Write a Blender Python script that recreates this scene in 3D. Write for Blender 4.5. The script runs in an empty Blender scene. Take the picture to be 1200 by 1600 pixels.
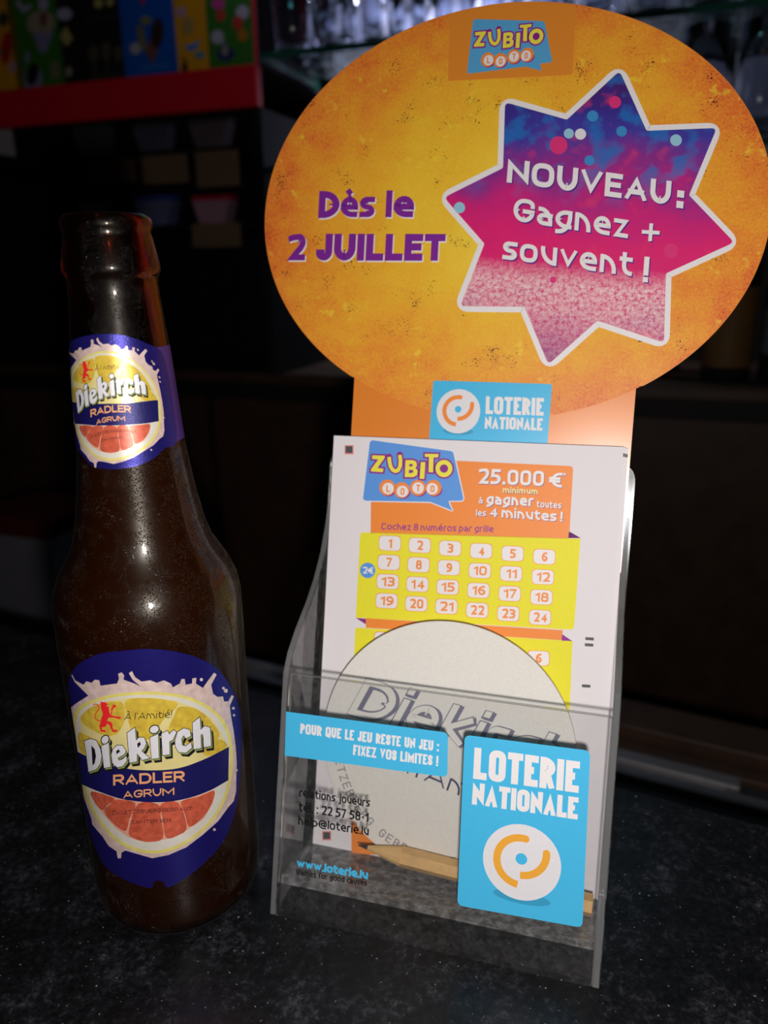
import bpy, bmesh, math, random
import numpy as np
from mathutils import Vector, Matrix
from mathutils.geometry import tessellate_polygon
random.seed(7)
SC = bpy.context.scene
COL = SC.collection
S = 0.001                                    # all lengths below are millimetres

# ------------------------------------------------------------------ camera, world, lights, exposure
FPX, PITCH, ROLL, CH = 1202.72, 0.30878, -0.01332, 222.17
C0 = np.array([0., 0., CH])
_f = np.array([0, math.cos(PITCH), -math.sin(PITCH)]); _u = np.array([0, math.sin(PITCH), math.cos(PITCH)]); _r = np.array([1., 0, 0])
CF = _f; CR = math.cos(ROLL)*_r + math.sin(ROLL)*_u; CU = -math.sin(ROLL)*_r + math.cos(ROLL)*_u
cd = bpy.data.cameras.new('camera'); cam = bpy.data.objects.new('camera', cd); COL.objects.link(cam)
cd.sensor_fit = 'VERTICAL'; cd.sensor_height = 36; cd.lens = FPX/1600*36
cd.clip_start = 0.01; cd.clip_end = 30
mw = Matrix.Identity(4)
for i in range(3):
    mw[i][0] = CR[i]; mw[i][1] = CU[i]; mw[i][2] = -CF[i]; mw[i][3] = C0[i]*S
cam.matrix_world = mw
cd.dof.use_dof = True; cd.dof.focus_distance = 0.250; cd.dof.aperture_fstop = 9.0
SC.camera = cam
wd = bpy.data.worlds.new('night_room'); SC.world = wd; wd.use_nodes = True
wd.node_tree.nodes['Background'].inputs[0].default_value = (0.75, 0.8, 1, 1)
wd.node_tree.nodes['Background'].inputs[1].default_value = 0.004
def lamp(name, pos, watts, size, color=(1, 1, 1), kind='POINT', aim=None, sx=None, sy=None):
    l = bpy.data.lights.new(name, kind); l.energy = watts; l.color = color
    if kind == 'POINT': l.shadow_soft_size = size*S
    else:
        l.shape = 'RECTANGLE'; l.size = sx*S; l.size_y = sy*S
    o = bpy.data.objects.new(name, l); o.location = Vector(pos)*S; COL.objects.link(o)
    if aim is not None: o.rotation_euler = (Vector(aim)-Vector(pos)).to_track_quat('-Z', 'Y').to_euler()
    return o
LP = C0 - 23*CU + 6*CR
lamp('camera_flash', LP, 2.85, 6.0, (1, .965, .94))
# the bar's own cool shelf lighting above the glasses, and a weak ceiling lamp of the room
lamp('shelf_light', (92, 1262, 640), 1.7, 0, (.72, .76, 1), 'AREA', (60, 1250, 400), 120, 60)
for p_, c_ in (((-90, 1045, 660), (.2, .9, 1)), ((30, 1020, 650), (.2, 1, .9)), ((-160, 1080, 640), (.6, .4, 1)), ((330, 930, 655), (.3, .8, 1))): lamp('shelf_led', p_, .10, 5, c_)
lamp('ceiling_lamp', (-350, 150, 1700), .35, 60, (1, .85, .7))
vs = SC.view_settings; vs.view_transform = 'Standard'; vs.look = 'None'; vs.exposure = 0.0; vs.gamma = 1.0; vs.use_curve_mapping = False

# ------------------------------------------------------------------ colour and materials
def lin(c): c = c/255; return c/12.92 if c <= .04045 else ((c+.055)/1.055)**2.4
def rgb(r, g, b, k=1.0): return (min(lin(r)*k, 1), min(lin(g)*k, 1), min(lin(b)*k, 1), 1)
MATS = {}
def base(name):
    m = bpy.data.materials.new(name); m.use_nodes = True; MATS[name] = m
    nt = m.node_tree; return m, nt, nt.nodes['Principled BSDF']
def N(nt, t, **kw):
    n = nt.nodes.new(t)
    for k, v in kw.items(): setattr(n, k, v)
    return n
def setp(b, rough=.5, spec=.5, metal=0., **kw):
    b.inputs['Roughness'].default_value = rough; b.inputs['Specular IOR Level'].default_value = spec; b.inputs['Metallic'].default_value = metal
def plain(name, c, rough=.55, spec=.4, metal=0., var=.06, scale=900, bump=0., bscale=2000):
    """a surface of one colour with a little procedural mottling"""
    m, nt, b = base(name); setp(b, rough, spec, metal)
    tc = N(nt, 'ShaderNodeTexCoord'); no = N(nt, 'ShaderNodeTexNoise'); no.inputs['Scale'].default_value = scale; no.inputs['Detail'].default_value = 3
    nt.links.new(tc.outputs['Object'], no.inputs['Vector'])
    mx = N(nt, 'ShaderNodeMix', data_type='RGBA')
    nt.links.new(no.outputs['Fac'], mx.inputs[0])
    mx.inputs[6].default_value = tuple(x*(1-var*2) for x in c[:3])+(1,); mx.inputs[7].default_value = tuple(min(1, x*(1+var*2)) for x in c[:3])+(1,)
    nt.links.new(mx.outputs[2], b.inputs['Base Color'])
    if bump:
        n2 = N(nt, 'ShaderNodeTexNoise'); n2.inputs['Scale'].default_value = bscale; nt.links.new(tc.outputs['Object'], n2.inputs['Vector'])
        bp = N(nt, 'ShaderNodeBump'); bp.inputs['Strength'].default_value = bump; bp.inputs['Distance'].default_value = .0002
        nt.links.new(n2.outputs['Fac'], bp.inputs['Height']); nt.links.new(bp.outputs['Normal'], b.inputs['Normal'])
    return m
def ramp(nt, stops, interp='LINEAR'):
    r = N(nt, 'ShaderNodeValToRGB'); e = r.color_ramp.elements; r.color_ramp.interpolation = interp
    while len(e) < len(stops): e.new(.5)
    for i, (p, c) in enumerate(stops): e[i].position = p; e[i].color = c
    return r
def mixc(nt, fac, a, b, mode='MIX'):
    mx = N(nt, 'ShaderNodeMix', data_type='RGBA', blend_type=mode)
    for s, v in ((0, fac), (6, a), (7, b)):
        if hasattr(v, 'is_linked'): nt.links.new(v, mx.inputs[s])
        else: mx.inputs[s].default_value = v
    return mx.outputs[2]
def noise(nt, vec, scale, detail=4, rough=.6):
    n = N(nt, 'ShaderNodeTexNoise'); n.inputs['Scale'].default_value = scale; n.inputs['Detail'].default_value = detail; n.inputs['Roughness'].default_value = rough
    nt.links.new(vec, n.inputs['Vector']); return n.outputs['Fac']

def print_mat(name, c, rough=.5, spec=.35, metal=0.): return plain(name, c, rough, spec, metal, var=.03, scale=1500)
WHITE = print_mat('print_white', rgb(238, 232, 232)); PAPER = plain('slip_paper', rgb(233, 226, 228), .7, .2, var=.01)
ORANGE = print_mat('print_orange', rgb(245, 140, 55)); CARDOR = print_mat('card_orange', rgb(236, 136, 44), .30, 1.0)
YELLOW = print_mat('print_yellow', rgb(238, 228, 45), .6); LETYEL = print_mat('logo_yellow', rgb(240, 228, 70))
PURPLE = print_mat('print_purple', rgb(142, 30, 140)); CYAN = print_mat('sticker_cyan', rgb(72, 188, 234), .35, .5)
BLUE = print_mat('bubble_blue', rgb(92, 152, 226)); BLACK = print_mat('print_black', rgb(18, 16, 18)); GREY = print_mat('print_grey', rgb(84, 80, 84))
GOLD = print_mat('logo_gold', rgb(240, 170, 58)); PINK = print_mat('pale_pink', rgb(238, 150, 140))
VIOLET = print_mat('print_violet', rgb(128, 36, 150)); LILAC = print_mat('letter_shadow', rgb(205, 165, 215))
SHADOWP = print_mat('printed_violet_edge', rgb(90, 30, 130)); CREAM = print_mat('print_cream', rgb(244, 232, 160))
BADGEO = print_mat('badge_orange', rgb(228, 138, 44), .45, .4); BADGEB = print_mat('badge_blue', rgb(86, 165, 214), .45, .4)

def grunge():
    m, nt, b = base('grunge_card_print'); setp(b, .42, .45)
    uv = N(nt, 'ShaderNodeUVMap').outputs['UV']
    n1 = noise(nt, uv, 5.5, 8, .72); n2 = noise(nt, uv, 105, 5, .8); n3 = noise(nt, uv, 2.6, 3, .5)
    # distance from the middle of the oval
    mp = N(nt, 'ShaderNodeMapping'); mp.inputs['Location'].default_value = (-.602/.95, -2.5756/.80, 0); mp.inputs['Scale'].default_value = (1/.95, 1/.80, 1)
    nt.links.new(uv, mp.inputs['Vector'])
    ln = N(nt, 'ShaderNodeVectorMath', operation='LENGTH'); nt.links.new(mp.outputs[0], ln.inputs[0])
    s = N(nt, 'ShaderNodeMath', operation='MULTIPLY_ADD'); nt.links.new(n1, s.inputs[0]); s.inputs[1].default_value = .9; nt.links.new(ln.outputs['Value'], s.inputs[2])
    s2 = N(nt, 'ShaderNodeMath', operation='MULTIPLY_ADD'); nt.links.new(n2, s2.inputs[0]); s2.inputs[1].default_value = 1.05; nt.links.new(s.outputs[0], s2.inputs[2])
    s3 = N(nt, 'ShaderNodeMath', operation='MULTIPLY_ADD'); nt.links.new(n3, s3.inputs[0]); s3.inputs[1].default_value = .5; nt.links.new(s2.outputs[0], s3.inputs[2])
    s4 = N(nt, 'ShaderNodeMath', operation='MULTIPLY'); nt.links.new(s3.outputs[0], s4.inputs[0]); s4.inputs[1].default_value = .422
    r = ramp(nt, [(.44, rgb(248, 214, 66)), (.66, rgb(244, 192, 48)), (.82, rgb(240, 164, 44)), (.93, rgb(234, 128, 46)), (1, rgb(214, 86, 42))])
    nt.links.new(s4.outputs[0], r.inputs[0])
    # small dark scuffs, clustered
    na = noise(nt, uv, 150, 3, .6); nb = noise(nt, uv, 9, 3, .6)
    mul = N(nt, 'ShaderNodeMath', operation='MULTIPLY'); nt.links.new(na, mul.inputs[0]); nt.links.new(nb, mul.inputs[1])
    r2 = ramp(nt, [(.366, (0, 0, 0, 1)), (.395, (1, 1, 1, 1))]); nt.links.new(mul.outputs[0], r2.inputs[0])
    c1 = mixc(nt, r2.outputs[0], r.outputs[0], rgb(96, 34, 30))
    # light yellow flecks
    v = noise(nt, uv, 34, 2, .5); nc = noise(nt, uv, 7, 2, .5)
    mu = N(nt, 'ShaderNodeMath', operation='MULTIPLY'); nt.links.new(v, mu.inputs[0]); nt.links.new(nc, mu.inputs[1])
    r3 = ramp(nt, [(.36, (0, 0, 0, 1)), (.46, (.6, .6, .6, 1))]); nt.links.new(mu.outputs[0], r3.inputs[0])
    c2 = mixc(nt, r3.outputs[0], c1, rgb(246, 214, 60))
    nt.links.new(c2, b.inputs['Base Color']); return m
def starprint():
    m, nt, b = base('star_print'); setp(b, .42, .45)
    uv = N(nt, 'ShaderNodeUVMap').outputs['UV']
    sep = N(nt, 'ShaderNodeSeparateXYZ'); nt.links.new(uv, sep.inputs[0])
    # slanting height through the star, 0 bottom 1 top
    t = N(nt, 'ShaderNodeMath', operation='MULTIPLY_ADD'); nt.links.new(sep.outputs['X'], t.inputs[0]); t.inputs[1].default_value = .10
    t0 = N(nt, 'ShaderNodeMath', operation='SUBTRACT'); nt.links.new(sep.outputs['Y'], t0.inputs[0]); t0.inputs[1].default_value = 2.12; nt.links.new(t0.outputs[0], t.inputs[2])
    n1 = noise(nt, uv, 4.2, 5, .55); n2 = noise(nt, uv, 62, 5, .9); n4 = noise(nt, uv, 11, 3, .5)
    h = N(nt, 'ShaderNodeMath', operation='MULTIPLY_ADD'); nt.links.new(n1, h.inputs[0]); h.inputs[1].default_value = .50; nt.links.new(t.outputs[0], h.inputs[2])
    h2 = N(nt, 'ShaderNodeMath', operation='SUBTRACT'); nt.links.new(h.outputs[0], h2.inputs[0]); h2.inputs[1].default_value = .25
    r = ramp(nt, [(.0, rgb(160, 40, 120)), (.25, rgb(214, 30, 110)), (.42, rgb(226, 28, 112)), (.56, rgb(206, 30, 122)), (.68, rgb(140, 44, 140)), (.80, rgb(66, 58, 160)), (.94, rgb(58, 44, 142)), (1, rgb(70, 36, 120))])
    nt.links.new(h2.outputs[0], r.inputs[0])
    rb = ramp(nt, [(.50, (0, 0, 0, 1)), (.62, (1, 1, 1, 1))]); nt.links.new(n4, rb.inputs[0])
    up = ramp(nt, [(.55, (0, 0, 0, 1)), (.72, (.8, .8, .8, 1))]); nt.links.new(t.outputs[0], up.inputs[0])
    mm = N(nt, 'ShaderNodeMath', operation='MULTIPLY'); nt.links.new(rb.outputs[0], mm.inputs[0]); nt.links.new(up.outputs[0], mm.inputs[1])
    c0 = mixc(nt, mm.outputs[0], r.outputs[0], rgb(30, 110, 190))
    rl = ramp(nt, [(.28, (1, 1, 1, 1)), (.40, (0, 0, 0, 1))]); nt.links.new(n4, rl.inputs[0])
    ml = N(nt, 'ShaderNodeMath', operation='MULTIPLY'); nt.links.new(rl.outputs[0], ml.inputs[0]); ml.inputs[1].default_value = .45
    c0 = mixc(nt, ml.outputs[0], c0, rgb(240, 60, 100))
    # glitter in the lower third: bright band at its top, magenta below
    g = ramp(nt, [(.40, (0, 0, 0, 1)), (.54, (.7, .7, .7, 1)), (.66, (1, 1, 1, 1))]); nt.links.new(n2, g.inputs[0])
    band = ramp(nt, [(.0, (.25, .25, .25, 1)), (.10, (.42, .42, .42, 1)), (.20, (.85, .85, .85, 1)), (.285, (1, 1, 1, 1)), (.36, (.0, .0, .0, 1))]); nt.links.new(t.outputs[0], band.inputs[0])
    gm = N(nt, 'ShaderNodeMath', operation='MULTIPLY'); nt.links.new(g.outputs[0], gm.inputs[0]); nt.links.new(band.outputs[0], gm.inputs[1])
    c1 = mixc(nt, gm.outputs[0], c0, rgb(250, 226, 222))
    nt.links.new(c1, b.inputs['Base Color']); return m
GRUNGE = grunge(); STAR = starprint()

def acrylic(name, tint=(.965, .965, .965, 1), haze=.012, rough=.015):
    """thin clear acrylic face: see-through, mirror by Fresnel, a trace of scratches and pale haze"""
    m = bpy.data.materials.new(name); m.use_nodes = True; nt = m.node_tree; nt.nodes.clear()
    out = N(nt, 'ShaderNodeOutputMaterial'); tr = N(nt, 'ShaderNodeBsdfTransparent'); tr.inputs[0].default_value = tint
    gl = N(nt, 'ShaderNodeBsdfGlossy'); gl.inputs['Roughness'].default_value = rough
    di = N(nt, 'ShaderNodeBsdfDiffuse'); di.inputs[0].default_value = (.8, .8, .8, 1)
    tc = N(nt, 'ShaderNodeTexCoord'); no = noise(nt, tc.outputs['Object'], 330, 6, .7)
    rp = ramp(nt, [(.45, (haze*.5,)*3+(1,)), (.72, (haze*3.2,)*3+(1,))]); nt.links.new(no, rp.inputs[0])
    m1 = N(nt, 'ShaderNodeMixShader'); nt.links.new(rp.outputs[0], m1.inputs[0]); nt.links.new(tr.outputs[0], m1.inputs[1]); nt.links.new(di.outputs[0], m1.inputs[2])
    fr = N(nt, 'ShaderNodeFresnel'); ge = N(nt, 'ShaderNodeNewGeometry'); io = N(nt, 'ShaderNodeMapRange')
    io.inputs['To Min'].default_value = 1.49; io.inputs['To Max'].default_value = 1/1.49; nt.links.new(ge.outputs['Backfacing'], io.inputs['Value']); nt.links.new(io.outputs[0], fr.inputs[0])
    m2 = N(nt, 'ShaderNodeMixShader'); nt.links.new(fr.outputs[0], m2.inputs[0]); nt.links.new(m1.outputs[0], m2.inputs[1]); nt.links.new(gl.outputs[0], m2.inputs[2])
    nt.links.new(m2.outputs[0], out.inputs[0]); return m
ACR = acrylic('clear_acrylic', haze=.010, rough=.03); ACRB = acrylic('clear_acrylic_back', haze=.015, rough=.15); ACRS = acrylic('clear_acrylic_side', haze=.04, rough=.03); ACRF = acrylic('dusty_sheen_acrylic', haze=.13, rough=.05)  # side and floor haze paints in the slips' pale reflection, plus floor dust
def acr_edge():
    m = bpy.data.materials.new('polished_acrylic_edge'); m.use_nodes = True; nt = m.node_tree; nt.nodes.clear()
    out = N(nt, 'ShaderNodeOutputMaterial'); tr = N(nt, 'ShaderNodeBsdfTransparent'); tr.inputs[0].default_value = (.45, .46, .47, 1)
    gl = N(nt, 'ShaderNodeBsdfGlossy'); gl.inputs['Roughness'].default_value = .12
    di = N(nt, 'ShaderNodeBsdfDiffuse'); di.inputs[0].default_value = (.6, .6, .6, 1)
    m1 = N(nt, 'ShaderNodeMixShader'); m1.inputs[0].default_value = .22; nt.links.new(tr.outputs[0], m1.inputs[1]); nt.links.new(di.outputs[0], m1.inputs[2])
    lw = N(nt, 'ShaderNodeFresnel'); lw.inputs[0].default_value = 1.7
    m2 = N(nt, 'ShaderNodeMixShader'); nt.links.new(lw.outputs[0], m2.inputs[0]); nt.links.new(m1.outputs[0], m2.inputs[1]); nt.links.new(gl.outputs[0], m2.inputs[2])
    nt.links.new(m2.outputs[0], out.inputs[0]); return m
ACRE = acr_edge()

# ------------------------------------------------------------------ object helpers
def tag(o, label=None, cat=None, group=None, kind=None):
    if label: o['label'] = label
    if cat: o['category'] = cat
    if group: o['group'] = group
    if kind: o['kind'] = kind
    return o
def empty(name, loc, label, cat, group=None):
    o = bpy.data.objects.new(name, None); o.empty_display_size = .01; o.location = Vector(loc)*S; COL.objects.link(o)
    return tag(o, label, cat, group)
def world_loc(p):
    v = Vector((0, 0, 0))
    while p: v += p.location; p = p.parent
    return v
def mkobj(name, V, Fs, mats, mi=None, parent=None, uv=None, smooth=False, loc=None):
    """V in world mm; stored relative to the parent (or to its own base point)"""
    V = np.asarray(V, float)*S
    if parent: off = np.array(world_loc(parent))
    else:
        off = np.array(loc, float)*S if loc is not None else np.array([(V[:, 0].min()+V[:, 0].max())/2, (V[:, 1].min()+V[:, 1].max())/2, V[:, 2].min()])
    me = bpy.data.meshes.new(name); me.from_pydata((V-off).tolist(), [], [list(map(int, f)) for f in Fs])
    if not isinstance(mats, (list, tuple)): mats = [mats]
    for m in mats: me.materials.append(m)
    if mi is not None: me.polygons.foreach_set('material_index', np.array(mi, np.int32))
    if uv is not None:
        L = me.uv_layers.new(name='UVMap'); idx = np.empty(len(me.loops), np.int32); me.loops.foreach_get('vertex_index', idx)
        L.data.foreach_set('uv', np.asarray(uv, np.float32)[idx].ravel())
    if smooth: me.polygons.foreach_set('use_smooth', np.ones(len(me.polygons), bool))
    me.update()
    o = bpy.data.objects.new(name, me); COL.objects.link(o)
    if parent: o.parent = parent
    else: o.location = Vector(off)
    return o
def fixn(o):
    bm = bmesh.new(); bm.from_mesh(o.data); bmesh.ops.recalc_face_normals(bm, faces=bm.faces); bm.to_mesh(o.data); bm.free(); return o
def bevel(o, w, seg=2, ang=30):
    m = o.modifiers.new('bevel', 'BEVEL'); m.width = w*S; m.segments = seg; m.limit_method = 'ANGLE'; m.angle_limit = math.radians(ang); return o

# ------------------------------------------------------------------ frames
class Frame:
    def __init__(s, O, U, Vv, W): s.O, s.U, s.V, s.W = (np.array(k, float) for k in (O, U, Vv, W))
    def P(s, a, b, d): a, b, d = np.broadcast_arrays(*map(lambda k: np.asarray(k, float), (a, b, d))); return s.O + a[..., None]*s.U + b[..., None]*s.V + d[..., None]*s.W
    def unp(s, px, D):
        px = np.atleast_2d(np.asarray(px, float)); dr = CF + np.outer((px[:, 0]-600)/FPX, CR) - np.outer((px[:, 1]-800)/FPX, CU)
        O = s.O + s.W*D; t = ((O-C0)@s.W)/(dr@s.W); q = C0 + dr*t[:, None] - s.O
        return np.stack([q@s.U, q@s.V], 1)
YAW, TILT = -0.28242, 0.26678
HU = np.array([math.cos(YAW), math.sin(YAW), 0]); HN = np.array([-HU[1], HU[0], 0])
HV = math.cos(TILT)*np.array([0, 0, 1]) + math.sin(TILT)*HN; HW = np.cross(HU, HV); HW = HW if HW[1] > 0 else -HW
HF = Frame((-43.19, 220.68, 0), HU, HV, HW)          # the acrylic holder: a across, b up its front, d backwards
def box_ab(F_, a0, a1, b0, b1, d0, d1):
    V = [F_.P(a, b, d) for d in (d0, d1) for b in (b0, b1) for a in (a0, a1)]
    return V, [(0, 1, 3, 2), (4, 6, 7, 5), (0, 4, 5, 1), (2, 3, 7, 6), (0, 2, 6, 4), (1, 5, 7, 3)]
def prism(F_, poly, axis, c0, c1):
    """poly of (p,q) pairs extruded; axis 'd': poly is (a,b); axis 'a': poly is (d,b)"""
    n = len(poly); V = []
    for c in (c0, c1):
        for p, q in poly: V.append(F_.P(p, q, c) if axis == 'd' else F_.P(c, q, p))
    Fs = [tuple(range(n)), tuple(range(2*n-1, n-1, -1))] + [(i, (i+1) % n, n+(i+1) % n, n+i) for i in range(n)]
    return V, Fs, [0, 0]+[1]*n

# ------------------------------------------------------------------ flat artwork: lists of (verts2d, faces)
def arr(p): return np.asarray(p, float)
def smooth_closed(p, n=6):
    p = arr(p); m = len(p); out = []
    for i in range(m):
        a, b, c, d = p[i-1], p[i], p[(i+1) % m], p[(i+2) % m]
        for k in range(n):
            t = k/n; out.append(.5*((2*b)+(-a+c)*t+(2*a-5*b+4*c-d)*t*t+(-a+3*b-3*c+d)*t**3))
    return np.array(out)
def rounded(p, r, n=5):
    p = arr(p); m = len(p); out = []
    rr = r if hasattr(r, '__len__') else [r]*m
    for i in range(m):
        a, b, c = p[i-1], p[i], p[(i+1) % m]; u = a-b; v = c-b; lu, lv = np.hypot(*u), np.hypot(*v); k = min(rr[i], lu*.45, lv*.45)
        s, e = b+u/lu*k, b+v/lv*k
        for j in range(n+1):
            t = j/n; out.append((1-t)**2*s+2*t*(1-t)*b+t*t*e)
    return np.array(out)
def poly(p):
    p = arr(p); t = tessellate_polygon([[Vector((x, y, 0)) for x, y in p]]); return [(p, [tuple(f) for f in t])]
def ellipse(c, rx, ry=None, rot=0, n=32):
    ry = ry or rx; t = np.linspace(0, 2*np.pi, n, endpoint=False); x = rx*np.cos(t); y = ry*np.sin(t); cr, sr = math.cos(rot), math.sin(rot)
    return np.stack([c[0]+x*cr-y*sr, c[1]+x*sr+y*cr], 1)
def disc(c, rx, ry=None, rot=0, n=32): return poly(ellipse(c, rx, ry, rot, n))
def ring(c, r0x, r0y, r1x, r1y, n=36):
    a, b = ellipse(c, r0x, r0y, 0, n), ellipse(c, r1x, r1y, 0, n); return [(np.vstack([a, b]), [(i, (i+1) % n, n+(i+1) % n, n+i) for i in range(n)])]
def stroke(p, w, closed=False, caps=True):
    p = arr(p); out = [ribbon(p, w, closed)]
    if caps and not closed: out += disc(p[0], w/2, n=14)+disc(p[-1], w/2, n=14)
    return out
def arc(c, r, a0, a1, n=24):
    t = np.radians(np.linspace(a0, a1, n)); return np.stack([c[0]+r*np.cos(t), c[1]+r*np.sin(t)], 1)
def xf(items, fn): return [(fn(v), f) for v, f in items]
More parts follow.
